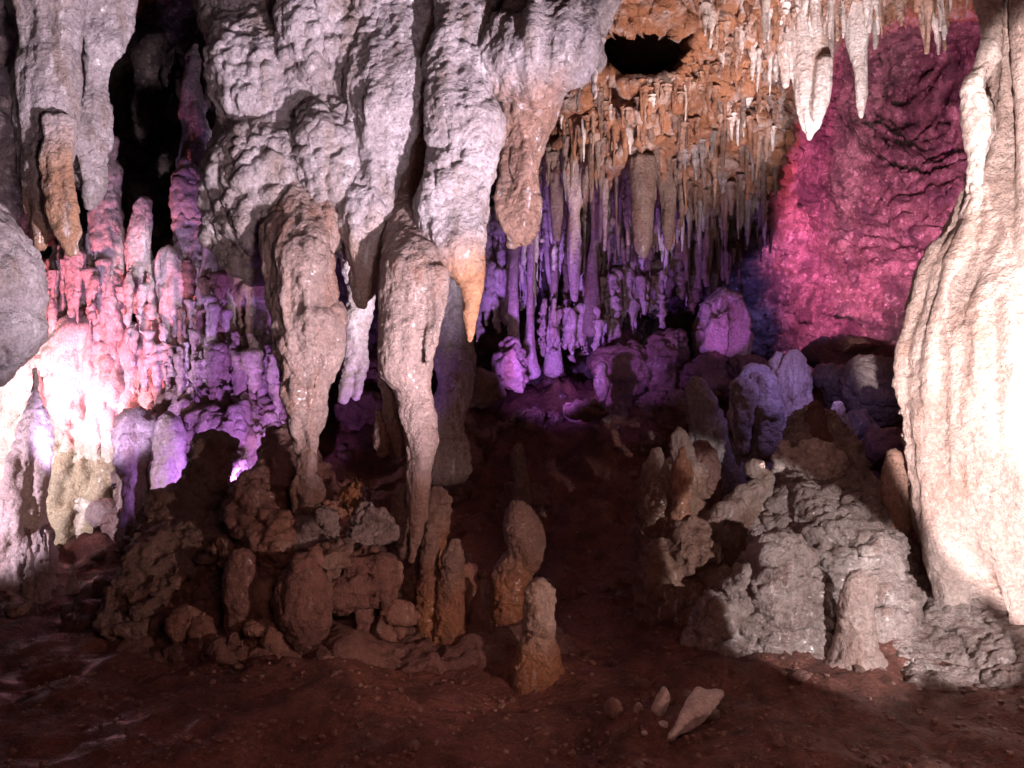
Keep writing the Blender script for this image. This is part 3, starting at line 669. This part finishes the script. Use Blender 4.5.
solid('flowstone_cone', 'pink and white streaked cone under the ghostly stalagmite', 'flowstone', [trace([(163, 180, 194), (178, 174, 208), (200, 174, 211), (250, 172, 214), (330, 168, 218)], 8.1, .7)], WHITE, .018, 2, CRAG)
for lab, r, Y, mt in [
    ('pink pointed rock fin left of the hanging mass', [(228, 210, 222), (250, 206, 234), (285, 200, 240), (330, 196, 244), (385, 192, 250)], 7.9, WHITE),
    ('narrow pink rock fin tight against the hanging mass', [(256, 240, 248), (280, 236, 258), (310, 234, 268), (350, 230, 274), (392, 228, 278)], 7.95, WHITE),
    ('pink hooded drapery right of the crooked dark-sided pillar', [(252, 160, 178), (262, 156, 190), (290, 158, 190), (320, 160, 186), (360, 162, 182)], 7.9, WHITE),
    ('violet vertical drapery under the pink hood', [(300, 168, 188), (330, 160, 196), (370, 158, 200), (405, 160, 200)], 8.0, WHITE)]:
    solid('rock_fin', lab, 'drapery', [trace(r, Y, .6)], mt, .018, 2, [[('fbm', .35, .05, 51), ('ridge', (.12, .12, .9), .03, 52)], [('cell', .1, .02, 53)]])
lances('thin violet stalactite in the drapery left of the bulging column', 'violet draperies left of the bulging column', 6, 190, 232, 312, 330, 30, 60, 6, 9, 7.7, WHITE)
solid('flowstone_curtain', 'violet sloping ribbed flowstone running down behind the tilted slab', 'flowstone', [trace([(300, 205, 262, .5), (350, 186, 282, .3), (400, 168, 290, .1), (450, 146, 294, -.15), (500, 128, 294, -.4), (560, 110, 290, -.6)], 8.0, .45, 60, 5, .07, 15), trace([(392, 175, 282, -.1), (415, 168, 290, -.3), (450, 160, 292, -.42), (520, 150, 290, -.6)], 8.0, .4, 60, 5, .08, 13)], PINKO2, .02, 4, CURT)
solid('drapery', 'ragged pink and orange drapery spikes right of the pink hooded drapery', 'drapery', jag(188, 242, 268, 392, 8.0, 10, 41, True) + jag(176, 270, 250, 400, 7.85, 9, 42), PINKO, .017, 1, CRAG)
solid('drapery', 'ragged pale drapery hanging under the lavender pillars', 'drapery', jag(92, 262, 160, 350, 7.75, 10, 43) + jag(130, 320, 190, 410, 7.8, 8, 44), WHITE, .017, 1, CRAG)
solid('drapery', 'ragged lilac drapery overhanging the violet sloping ribs', 'drapery', jag(166, 322, 288, 440, 7.65, 15, 47) + jag(180, 340, 280, 420, 7.55, 9, 48), PINKO2, .017, 1, CRAG)
solid('drapery', 'violet ragged drapery above the tilted slab', 'drapery', jag(190, 440, 250, 520, 7.0, 8, 45, True) + jag(120, 440, 170, 530, 7.3, 6, 46, True), WHITE, .017, 1, CRAG)
solid('stalagmite', 'rough violet and white stalagmite before the violet slab', 'stalagmite', [trace([(418, 164, 174), (440, 158, 182), (470, 154, 186), (510, 150, 190), (560, 146, 194)], 6.9, .9)], WHITE, .014, 2, LUMPY_S)
solid('stalagmite', 'fluted violet flowstone stump right of the yellowish swelling', 'stalagmite', [trace([(430, 132, 150), (460, 126, 158), (500, 118, 160), (530, 114, 160), (570, 110, 165)], 7.2, .8)], WHITE, .016, 2, CURT)
solid('boulder', 'small round violet boulder at the foot of the yellowish swelling', 'boulder', [pblob(87, 499, 119, 526, 7.4)], WHITE, .015, 1, CRAG_S)
solid('stalagmite', 'tall bright white stalagmite with dark right side at the left edge', 'stalagmite', [trace([(368, 31, 37), (395, 27, 40), (430, 20, 43), (470, 11, 44), (520, 1, 46), (560, -6, 48), (600, -14, 54)], 6.2, .9)], WHITE, .013, 2, LUMPY_S)
for lab, x0, x1, y0, y1 in [('little pink stalagmite with knobs right of the tall bright one', 36, 52, 532, 596), ('smooth pink cone-shaped stalagmite on the dark left floor', 67, 80, 560, 592), ('stubby pink stalagmite touching the tall bright one', 24, 36, 548, 590), ('tiny thin pink stalagmite before the round violet boulder', 45, 52, 528, 560)]:
    solid('stalagmite', lab, 'stalagmite', [trace([(y0, (x0 + x1) / 2 - 2, (x0 + x1) / 2 + 2), (y0 + (y1 - y0) * .4, x0 + 2, x1 - 2), (y1, x0, x1), (y1 + 14, x0 - 2, x1 + 2)], 5.9, .9)], WHITE, .010, 1, CRAG_S)
for k, (lab, b) in enumerate([('jagged purple rock in front of the left floor hollow', (92, 575, 118, 612)), ('small purple rock by the tilted slab corner', (60, 602, 96, 626)), ('low dark rock at the left floor edge', (4, 596, 40, 622)), ('rough purple rock against the tilted slab', (75, 588, 112, 622))]):
    solid('boulder', lab, 'boulder', [prock(*b, 5.4, .8, .2 * k, 80 + k)], TAN, .012, 1, CRAG_S)

# ================================================================== BACK COLUMNS AND DRAPERIES (centre)
BC = [
 ('tall slim pale column nearest the big knob stalactite', [(190, 502, 526), (230, 507, 521), (300, 509, 519), (345, 506, 521), (372, 500, 526)], 8.6),
 ('thin violet column just right of the tall slim pale column', [(190, 524, 540), (230, 527, 536), (300, 527, 533), (340, 525, 535), (372, 520, 540)], 8.8),
 ('thin crooked pale column touching the left of the broad drapery column', [(180, 550, 562), (230, 553, 559), (290, 551, 557), (340, 548, 560), (370, 544, 564)], 9.1),
 ('pencil-thin pale column between broad drapery column and slender column', [(170, 580, 590), (220, 583, 587), (280, 583, 586), (320, 580, 590)], 9.15),
 ('thin dim column behind the smooth pale stalactite rod', [(170, 608, 622), (230, 612, 618), (290, 611, 617), (340, 606, 622)], 9.4),
 ('broad pale drapery column in the middle of the back wall', [(170, 560, 590), (200, 566, 584), (215, 568, 580), (250, 567, 581), (285, 569, 579), (300, 571, 578)], 8.8),
 ('slender column standing right of the broad drapery column', [(180, 586, 606), (220, 592, 602), (260, 588, 598), (290, 584, 600), (330, 580, 602)], 9.0),
 ('short smooth pale stalactite rod in the back draperies', [(180, 600, 610), (210, 603, 608), (250, 603, 607)], 8.7),
 ('fat rounded stalactite hanging at the centre of the back wall', [(160, 630, 656), (195, 633, 654), (220, 632, 653), (245, 635, 651), (256, 640, 647)], 8.3),
 ('smaller rounded stalactite right of the fat rounded one', [(170, 654, 676), (205, 660, 676), (235, 663, 673), (248, 666, 671)], 8.5),
 ('hanging brown blade left of the broad drapery column', [(175, 546, 566), (210, 550, 563), (240, 553, 560)], 8.9),
]
for lab, r, Y in BC:
    solid('column' if 'column' in lab else 'stalactite', lab, 'column' if 'column' in lab else 'stalactite', [trace(r, Y, .9, 20)], PINKO2 if 'pale' in lab or 'violet' in lab else TAN, .014, 1, [[('fbm', (.1, .1, .4), .014, 3)], [('cell', .06, .008, 4)]], hang=True)
solid('rock_block', 'bright violet faceted rock block at the back of the chamber', 'rock', [prism([(692, 330), (699, 302), (722, 286), (741, 294), (753, 322), (746, 364), (700, 368)], 9.3, .5), prism([(700, 350), (708, 316), (728, 306), (730, 350), (715, 372)], 9.05, .3)], PINKO2, .02, 0, [[('soft', .5, .05, 1), ('crack', .4, .06, 2)], [('fbm', .1, .012, 3)]])
for k, (lab, b, Y) in enumerate([
    ('violet-lit slanting slab at the foot of the slim columns', (494, 340, 528, 392), 8.2), ('narrow slanting violet slab beside the dim grey column', (462, 372, 512, 408), 8.0),
    ('dark flat rock lying on the slope with a violet edge', (560, 398, 606, 420), 8.0), ('dark rounded rock behind the slope crest', (590, 330, 640, 392), 9.6)]):
    solid('boulder', lab, 'boulder', [prock(*b, Y, .8, -.3 if k < 2 else .1, 100 + k, 11, .04)], TAN if k < 2 else BROWN, .018, 0, CRAG)
solid('drapery', 'jagged violet drapery of fused spikes under the fat rounded stalactite', 'drapery', jag(600, 262, 665, 338, 9.4, 13, 1) + jag(606, 255, 660, 310, 9.6, 9, 2), PINKO2, .016, 1, CRAG)
solid('drapery', 'violet fused spike drapery at the foot of the broad drapery column', 'drapery', jag(538, 296, 600, 366, 9.0, 13, 3) + jag(540, 300, 590, 366, 9.2, 9, 4, True), PINKO2, .016, 1, CRAG)
solid('drapery', 'violet veined drapery sheet between the orange spike and the big knob', 'drapery', jag(476, 175, 512, 345, 9.0, 6, 5) + jag(478, 250, 512, 350, 8.8, 5, 6), WHITE, .016, 1, CRAG)
solid('drapery', 'dim spiky drapery right of the jagged violet one', 'drapery', jag(655, 240, 700, 320, 9.7, 7, 7) , TAN, .016, 1, CRAG)
CURTB = [[('fbm', (.2, .2, .6), .04, 3)], [('ridge', (.09, .2, .5), .025, 5), ('mcell', .09, .015, 6)], [('fbm', .04, .008, 4)]]
for lab, a_, Y_, mt in [('pale violet fluted drapery behind the slim columns', (498, 176, 562, 335, 15), 9.35, WHITE), ('fluted brown drapery behind the broad drapery column', (548, 168, 622, 300, 17), 9.35, TAN),
                        ('dim fluted drapery behind the fat rounded stalactite', (612, 176, 672, 268, 14), 9.2, TAN), ('dim purple fluted drapery right of the two rounded stalactites', (664, 182, 728, 296, 15), 9.6, TAN),
                        ('short dark fluted drapery at the left end of the pink wall', (718, 176, 752, 236, 8), 10.0, TAN), ('low violet fluted drapery behind the figure-shaped stalagmite', (566, 268, 640, 352, 15), 9.7, WHITE)]:
    solid('drapery', lab, 'drapery', jag(a_[0], a_[1], a_[2], a_[3], Y_, a_[4], int(Y_ * 100) + a_[0]) + jag(a_[0] + 3, a_[1] - 12, a_[2] - 3, a_[1] + (a_[3] - a_[1]) * .6, Y_ - .12, a_[4], a_[0]), mt, .016, 1, CURTB)
for k in range(34):
    x_, y_ = [(rs.uniform(-.9, 1.9), rs.uniform(6.4, 10.2)), (rs.uniform(-2.2, -.4), rs.uniform(6.6, 9.8))][k % 3 == 0]
    r_ = rs.uniform(.10, .30) * (1.25 if y_ > 8.5 else 1)
    g_ = ground(x_, y_)
    solid('boulder', 'dark brown boulder among the rubble of the slope behind the stalagmites', 'boulder', [rock((x_, y_, g_ + r_ * .25), (r_, r_ * .9, r_ * rs.uniform(.6, 1.0)), (rs.uniform(-.4, .4), rs.uniform(-.4, .4), rs.uniform(0, 6)), 500 + k, 11, 4)], BROWN, .02, 0, BOULD, 'rubble boulders on the dark slope')
for lab, b_, Y_ in [('dark rock hiding the foot of the violet faceted block', (686, 358, 730, 408), 8.8), ('black rounded rock under the right of the violet faceted block', (722, 362, 776, 410), 9.0), ('dark rock under the low violet drapery', (590, 344, 650, 400), 9.0), ('dark upright rock between drapery and violet block', (640, 322, 690, 400), 9.1)]:
    solid('boulder', lab, 'boulder', [prock(*b_, Y_, .8, .1, int(b_[0]))], BROWN, .02, 1, BOULD)
solid('stalagmite', 'small violet figure-shaped stalagmite on the dark slope', 'stalagmite', [pblob(597, 362, 608, 376, 8.4), trace([(370, 600, 605), (382, 594, 611), (392, 596, 609), (405, 599, 606), (420, 596, 610)], 8.4, .8)], TAN, .012, 1, CRAG_S)

# back right
for lab, r, Y, mt in [
    ('blue-violet twin pillar behind the ridge', [(372, 745, 768), (390, 734, 777), (420, 733, 778), (455, 736, 776), (490, 736, 778)], 7.4, GREY),
    ('short white-topped violet stalagmite right of the twin pillar', [(352, 788, 798), (368, 780, 806), (395, 778, 809), (430, 776, 812)], 7.8, WHITE),
    ('thin leaning violet stalagmite beside the twin pillar', [(352, 776, 785), (372, 770, 784), (405, 766, 782), (440, 764, 782)], 7.9, WHITE),
    ('blue sloping rock left of the twin pillar', [(380, 690, 704), (410, 688, 718), (440, 690, 732), (475, 690, 744), (510, 690, 750)], 7.2, GREY),
    ('pointed grey violet stalagmite in front of the pink wall', [(266, 917, 920), (285, 912, 925), (310, 908, 926), (335, 905, 926), (380, 903, 928)], 9.4, GREY)]:
    solid('stalagmite', lab, 'stalagmite', [trace(r, Y, .85)] + ([trace([(378, 752, 774), (410, 756, 778), (450, 758, 778)], Y - .12, .8), trace([(385, 734, 756), (420, 733, 754), (452, 737, 752)], Y - .12, .8)] if 'twin' in lab else []), mt, .016, 2, LUMPY_S)
for k, (lab, b, Y) in enumerate([('large dim violet boulder before the pink wall', (845, 360, 910, 430), 8.8), ('dark leaning boulder behind the mound top', (815, 355, 860, 420), 9.2), ('dark boulder low behind the banded stalagmite', (862, 425, 912, 480), 7.8), ('dim boulder between violet stalagmite and mound', (840, 410, 880, 460), 8.2), ('black ledge under the pink wall', (800, 343, 920, 385), 10.0)]):
    solid('boulder', lab, 'boulder', [prock(*b, Y, .8, -.4 if k < 2 else .1, 120 + k, 11, .04)], GREY if k in (0, 1, 3) else BROWN, .02, 1, CRAG)

# ================================================================== HANGING WHITE STALACTITES AND THE OCHRE ROOF FRINGE
WSTAL = [
 ('biggest white stalactite with ribbed sides hanging from the ochre roof', [trace([(-10, 778, 838), (25, 784, 832), (60, 790, 831), (100, 796, 828), (125, 800, 820), (138, 806, 812)], 7.7, .7, 32, 5, .08, 7), trace([(10, 776, 796), (50, 778, 790), (85, 783, 790)], 7.7, .9), trace([(60, 815, 833), (100, 812, 829), (124, 813, 820)], 7.55)]),
 ('two-stage white stalactite with thin ochre end right of the biggest', [trace([(-10, 840, 875), (35, 846, 870), (55, 850, 866), (75, 854, 868), (100, 856, 866), (116, 858, 863)], 7.9, .9)]),
]
for lab, s in WSTAL:
    solid('stalactite', lab, 'stalactite', s, WHITE, .012, 1, [[('fbm', (.06, .06, .4), .014, 3)], [('cell', .05, .006, 4)]], hang=True)

# prototypes of the small stalactites
PROTO = []
for k in range(8):
    r = np.random.RandomState(200 + k)
    st = [(0, 0, .12, .14, .14), (0, 0, .0, .10, .10)]
    xx = yy = 0
    for zf in (.2, .4, .6, .8, .97):
        xx += r.uniform(-.012, .012); yy += r.uniform(-.012, .012)
        w = .085 * (1 - zf) ** .8 * r.uniform(.75, 1.25) + .012
        st.append((xx, yy, -zf, w, w))
    v, f = loft(st, 14, 5)
    m = raw_mesh('stalactite', v, f)
    for part in [[('fbm', (.09, .09, .25), .022, k)], [('fbm', .04, .006, k + 3)]]:
        c_ = get_co(m); set_co(m, c_ + get_no(m) * displacement(c_ + k * 3.7, part)[:, None])
    m.shade_smooth(); PROTO.append(m)
PMESH = {}
SMALL = []
def small(px_, py_, ln, w, mat, label, group, pos=None):
    p_ = on_shell(px_, py_) if pos is None else pos
    k = rs.randint(8)
    key = (k, mat.name)
    if key not in PMESH:
        m = PROTO[k].copy(); m.materials.clear(); m.materials.append(mat); PMESH[key] = m
    o = bpy.data.objects.new('stalactite', PMESH[key]); SMALL.append(o)
    s = p_[1] / F
    L_ = ln * s
    o.location = (p_[0], p_[1] - w * s * .15, p_[2] + L_ * .12)
    o.scale = (w * s / .2, w * s / .2, L_ * 1.1)
    o.rotation_euler = (rs.uniform(-.05, .05), rs.uniform(-.05, .05), rs.uniform(0, 6.28))
    tag(o, label, 'stalactite', group)
def scatter(n, region, lfun, wfun, mats, label, group, dmin=5):
    pts = []
    tries = 0
    while len(pts) < n and tries < n * 60:
        tries += 1
        x0, y0, x1, y1 = region[:4]
        x_ = x0 + (x1 - x0) * rs.rand()
        led = rs.randint(max(1, int((y1 - y0) / 17)))                    # ledges that wander across the wall
        y_ = y0 + led * 17 + 7 * math.sin(x_ * .05 + led * 2.1) + 5 * math.sin(x_ * .13 + led) + rs.normal() * 2.0
        if math.sin(x_ * .11 + led * 4.7) + math.sin(x_ * .047 + led * 1.3) < -.55: continue
        if len(region) > 4 and not region[4](x_, y_): continue
        if any((x_ - a) ** 2 + ((y_ - b) * .6) ** 2 < dmin ** 2 for a, b in pts): continue
        pts.append((x_, y_))
        small(x_, y_, lfun(y_) * (.45 + 1.5 * rs.rand() ** 2.2), wfun(y_) * rs.uniform(.7, 1.5), mats[rs.randint(len(mats))], label, group)
nohole = lambda a, b: ((a - 642) / 66) ** 2 + ((b - 36) / 52) ** 2 > 1
scatter(105, (560, 78, 775, 160, nohole), lambda y: 17 + (y - 78) * .12, lambda y: 6, [OCHRE, OCHRE, OCHRE, PINKO, TAN, TAN, WHITE], 'small ochre stalactite in the dense fringe below the black roof opening', 'fringe below the roof opening', 4)
scatter(105, (545, 150, 775, 232), lambda y: 30, lambda y: 7, [TAN, PINKO, GREY, TAN, OCHRE, TAN], 'slim stalactite in the hanging curtain of the central back wall', 'hanging curtain of the central back wall', 4)
scatter(34, (690, 2, 780, 85, nohole), lambda y: 22, lambda y: 7, [WHITE, PINKO, OCHRE], 'white stalactite in the cluster right of the black roof opening', 'cluster right of the roof opening')
scatter(64, (765, -10, 945, 34, lambda a, b: b < 34 - (a - 770) * .12), lambda y: 30, lambda y: 9, [WHITE, WHITE, PINKO, OCHRE], 'white stalactite in the top right roof fringe', 'top right roof fringe', 4)
scatter(62, (640, 205, 765, 300, lambda a, b: b < 300 - max(0, a - 690) * .9), lambda y: 28, lambda y: 6, [TAN, GREY, WHITE], 'thin violet stalactite low on the dim back wall', 'dim low stalactites of the back wall', 4)
scatter(16, (610, -25, 720, 22, lambda a, b: b < 12 or a > 690), lambda y: 11, lambda y: 5, [OCHRE, PINKO], 'tiny stalactite on the ochre roof above the opening', 'tiny stalactites above the opening')

SMALL.sort(key=lambda o: -o.scale[0] * o.scale[2] / o.location[1] ** 2)
KEEP = 255
for o in SMALL[:KEEP]: col.objects.link(o)
vs, fs, ms, off = [], [], [], 0
RM = [OCHRE, PINKO, WHITE, TAN, GREY]
for o in SMALL[KEEP:]:
    M = np.array(Matrix.LocRotScale(o.location, o.rotation_euler, o.scale))
    c_ = get_co(o.data) @ M[:3, :3].T + M[:3, 3]
    vs.append(c_); pf = [tuple(i + off for i in q.vertices) for q in o.data.polygons]; fs += pf; off += len(c_)
    ms += [RM.index(o.data.materials[0])] * len(pf)
    bpy.data.objects.remove(o)
me = raw_mesh('tiny_stalactites', np.vstack(vs), fs)
for m in RM: me.materials.append(m)
me.polygons.foreach_set('material_index', ms); me.shade_smooth()
o = bpy.data.objects.new('tiny_stalactites', me); col.objects.link(o); o['kind'] = 'stuff'
tag(o, 'crowd of the tiniest stalactites roughening the roof and back wall', 'stalactites')

# loose stones on the clay floor and slope
SM = []
for k in range(6):
    v, f = rock((0, 0, 0), (1, 1, .7), (0, 0, 0), 300 + k, 12, 3, .05)
    m = raw_mesh('loose_stone', v, f); m.shade_smooth(); m.materials.append(BROWN if k % 3 else TAN); SM.append(m)
for k in range(240):
    x_ = rs.uniform(-4.0, 3.0); y_ = rs.uniform(3.3, 6.5) if k % 3 else rs.uniform(5.5, 9.5)
    s = .012 + .05 * rs.rand() ** 3 + (.05 * rs.rand() if y_ > 5.8 else 0)
    o = bpy.data.objects.new('loose_stone', SM[rs.randint(6)]); col.objects.link(o)
    o.location = (x_, y_, ground(x_, y_) + s * .25); o.scale = (s, s * rs.uniform(.7, 1.1), s)
    o.rotation_euler = (rs.uniform(-.3, .3), rs.uniform(-.3, .3), rs.uniform(0, 6.28))
    tag(o, 'small brown stone lying loose on the reddish clay floor', 'stone', 'loose stones on the clay floor')

gv, gf, vs, fs = *ico(1), [], []
for k in range(5200):
    y_ = 3.1 + 5.5 * rs.rand() ** 1.6; x_ = rs.uniform(-.75, .75) * y_
    s_ = .004 + .018 * rs.rand() ** 3
    q = gv * (1 + .3 * rs.normal(size=(len(gv), 1)) * .5) * np.array([1, rs.uniform(.6, 1), rs.uniform(.4, .8)]) * s_
    a_ = rs.uniform(0, 6.28); ca, sa = math.cos(a_), math.sin(a_)
    q = q @ np.array([[ca, -sa, 0], [sa, ca, 0], [0, 0, 1]])
    fs += [tuple(i + len(gv) * k for i in t_) for t_ in gf]
    vs.append(q + np.array([x_, y_, ground(x_, y_) + s_ * .3]))
me = raw_mesh('gravel', np.vstack(vs), fs); me.materials.append(RDB)
o = bpy.data.objects.new('gravel', me); col.objects.link(o); o['kind'] = 'stuff'
tag(o, 'fine brown grit strewn over the clay floor', 'gravel')

# ================================================================== LIGHTS
def spot(name, loc, target, power, color, angle, blend=.3, size=.05):
    l = bpy.data.lights.new(name, 'SPOT'); l.energy = power; l.color = color
    l.spot_size = math.radians(angle); l.spot_blend = blend; l.shadow_soft_size = size
    o = bpy.data.objects.new(name, l); col.objects.link(o); o.location = loc
    d = Vector(target) - Vector(loc); o.rotation_euler = d.to_track_quat('-Z', 'Y').to_euler()
    return o
def point(name, loc, power, color, size=.2):
    l = bpy.data.lights.new(name, 'POINT'); l.energy = power; l.color = color; l.shadow_soft_size = size
    o = bpy.data.objects.new(name, l); col.objects.link(o); o.location = loc; return o
P = lambda a, b, Y: tuple(at(a, b, Y))
spot('mass_floodlight', (1.7, 2.2, .3), P(225, 75, 5.0), 3600, (.98, .84, 1), 56, .7, .08)
spot('knob_floodlight', (3.0, 3.6, 1.5), P(548, 70, 5.2), 620, (1, .84, .98), 34, .5, .04)
spot('column_floodlight', (4.6, 1.3, .8), P(1180, 300, 5.0), 2200, (1, .82, .79), 48, .15, .03)
spot('column_side_fill', (.9, 1.0, .45), (.9 + math.sin(math.radians(46)) * 4, 1.0 + math.cos(math.radians(46)) * 4, 1.6), 3500, (1, .79, .77), 53, .10, .03)  # added key from the left to brighten the column's left flank
spot('mound_floodlight', (2.6, 1.5, .9), P(805, 580, 5.0), 800, (1, .89, .90), 23, .15, .03)
spot('apron_fill', (2.7, 1.5, .9), P(945, 610, 4.7), 1000, (1, .89, .90), 16, .3, .03)  # added second cone beside the mound light, widens its lit foot
spot('peak_fill', (2.4, 1.8, 2.0), P(684, 458, 5.68), 300, (1, .82, .80), 6.5, .4, .03)  # added narrow spot just for the twin peaks
spot('stalagmite_fill', (2.1, 1.8, 1.15), P(370, 540, 5.0), 420, (1, .62, .54), 40, 1.0, .05)  # added weak warm fill for boulder tops and stalagmites
spot('left_floodlight', (-5.0, 5.1, .8), P(40, 440, 8.4), 1000, (1, .86, .90), 60, .8, .05)
spot('left_stalagmite_floodlight', (-4.9, 4.7, .8), P(20, 490, 6.2), 330, (1, .74, .95), 45, .5, .05)
spot('left_red_floodlight', (-4.3, 6.3, .6), P(115, 335, 8.2), 700, (1, .22, .28), 54, .6, .05)
spot('left_lavender_floodlight', (-3.2, 5.6, .8), P(130, 320, 8.2), 260, (.74, .52, 1), 52, .5, .05)
spot('left_violet_floodlight', (-2.0, 6.0, .8), P(200, 370, 8.0), 210, (.55, .24, .95), 95, .6, .05)
spot('roof_floodlight', (1.9, 5.4, .9), P(680, 20, 7.4), 1500, (1, .80, .79), 76, 1.0, .05)
spot('curtain_floodlight', (.6, 6.2, 1.2), P(610, 210, 9.0), 80, (.88, .68, 1), 66, .8, .05)
spot('hollow_violet_floodlight', (-.95, 5.75, .9), P(352, 330, 6.3), 30, (.55, .22, 1), 110, .8, .05)
spot('fringe_fill', (3.0, 6.0, 2.3), P(845, 20, 7.8), 700, (1, .88, .95), 60, .6, .05)  # added to brighten the roof fringe on its own
spot('mass_soft_fill', (.8, .8, .9), P(250, 140, 5.2), 650, (1, .84, .97), 42, 1.0, .3)  # added frontal fill that softens shade on the hanging mass
spot('back_violet_floodlight', (.1, 7.3, 1.5), P(590, 310, 9.6), 330, (.46, .19, 1), 82, .8, .05)
spot('block_violet_floodlight', (2.1, 7.9, 1.8), P(724, 318, 9.5), 60, (.62, .16, .9), 30, .5, .05)
spot('pink_wall_floodlight', (4.5, 8.8, 2.9), P(870, 195, 12.2), 2100, (1, .20, .49), 116, 1.0, .1)
spot('rose_wall_fill', (5.0, 9.0, 2.6), P(930, 190, 12.2), 700, (1, .36, .62), 60, 1.0, .1)  # added second tint, blends into the pink wall light
spot('blue_floodlight', (3.5, 9.4, 2.6), P(790, 300, 11.0), 65, (.30, .24, 1), 110, .8, .2)
spot('pillar_violet_floodlight', (2.6, 6.4, 2.1), P(770, 410, 7.8), 50, (.50, .34, 1), 90, .8, .1)
point('warm_fill_lamp', (.1, 1.5, 1.8), 75, (1, .47, .40), .4)
point('floor_graze_fill', (2.3, 2.3, .55), 22, (1, .50, .42), .1)  # added low light raking the clay to bring out relief

# ================================================================== WORLD, CAMERA
w = bpy.data.worlds.new('World'); scene.world = w; w.use_nodes = True
bg = w.node_tree.nodes['Background']; bg.inputs[0].default_value = (.5, .3, .4, 1); bg.inputs[1].default_value = .006
cd = bpy.data.cameras.new('camera'); cam = bpy.data.objects.new('camera', cd); col.objects.link(cam)
cam.location = (0, 0, CAMZ); cam.rotation_euler = (math.pi / 2, 0, 0)
cd.lens = LENS; cd.sensor_width = 36; cd.clip_end = 200; cd.clip_start = .05
scene.camera = cam
scene.render.resolution_x = 1024; scene.render.resolution_y = 768
scene.view_settings.view_transform = 'Standard'; scene.view_settings.look = 'None'
scene.view_settings.exposure = 0; scene.view_settings.gamma = 1
scene.cycles.use_denoising = True
scene.cycles.max_bounces = 4
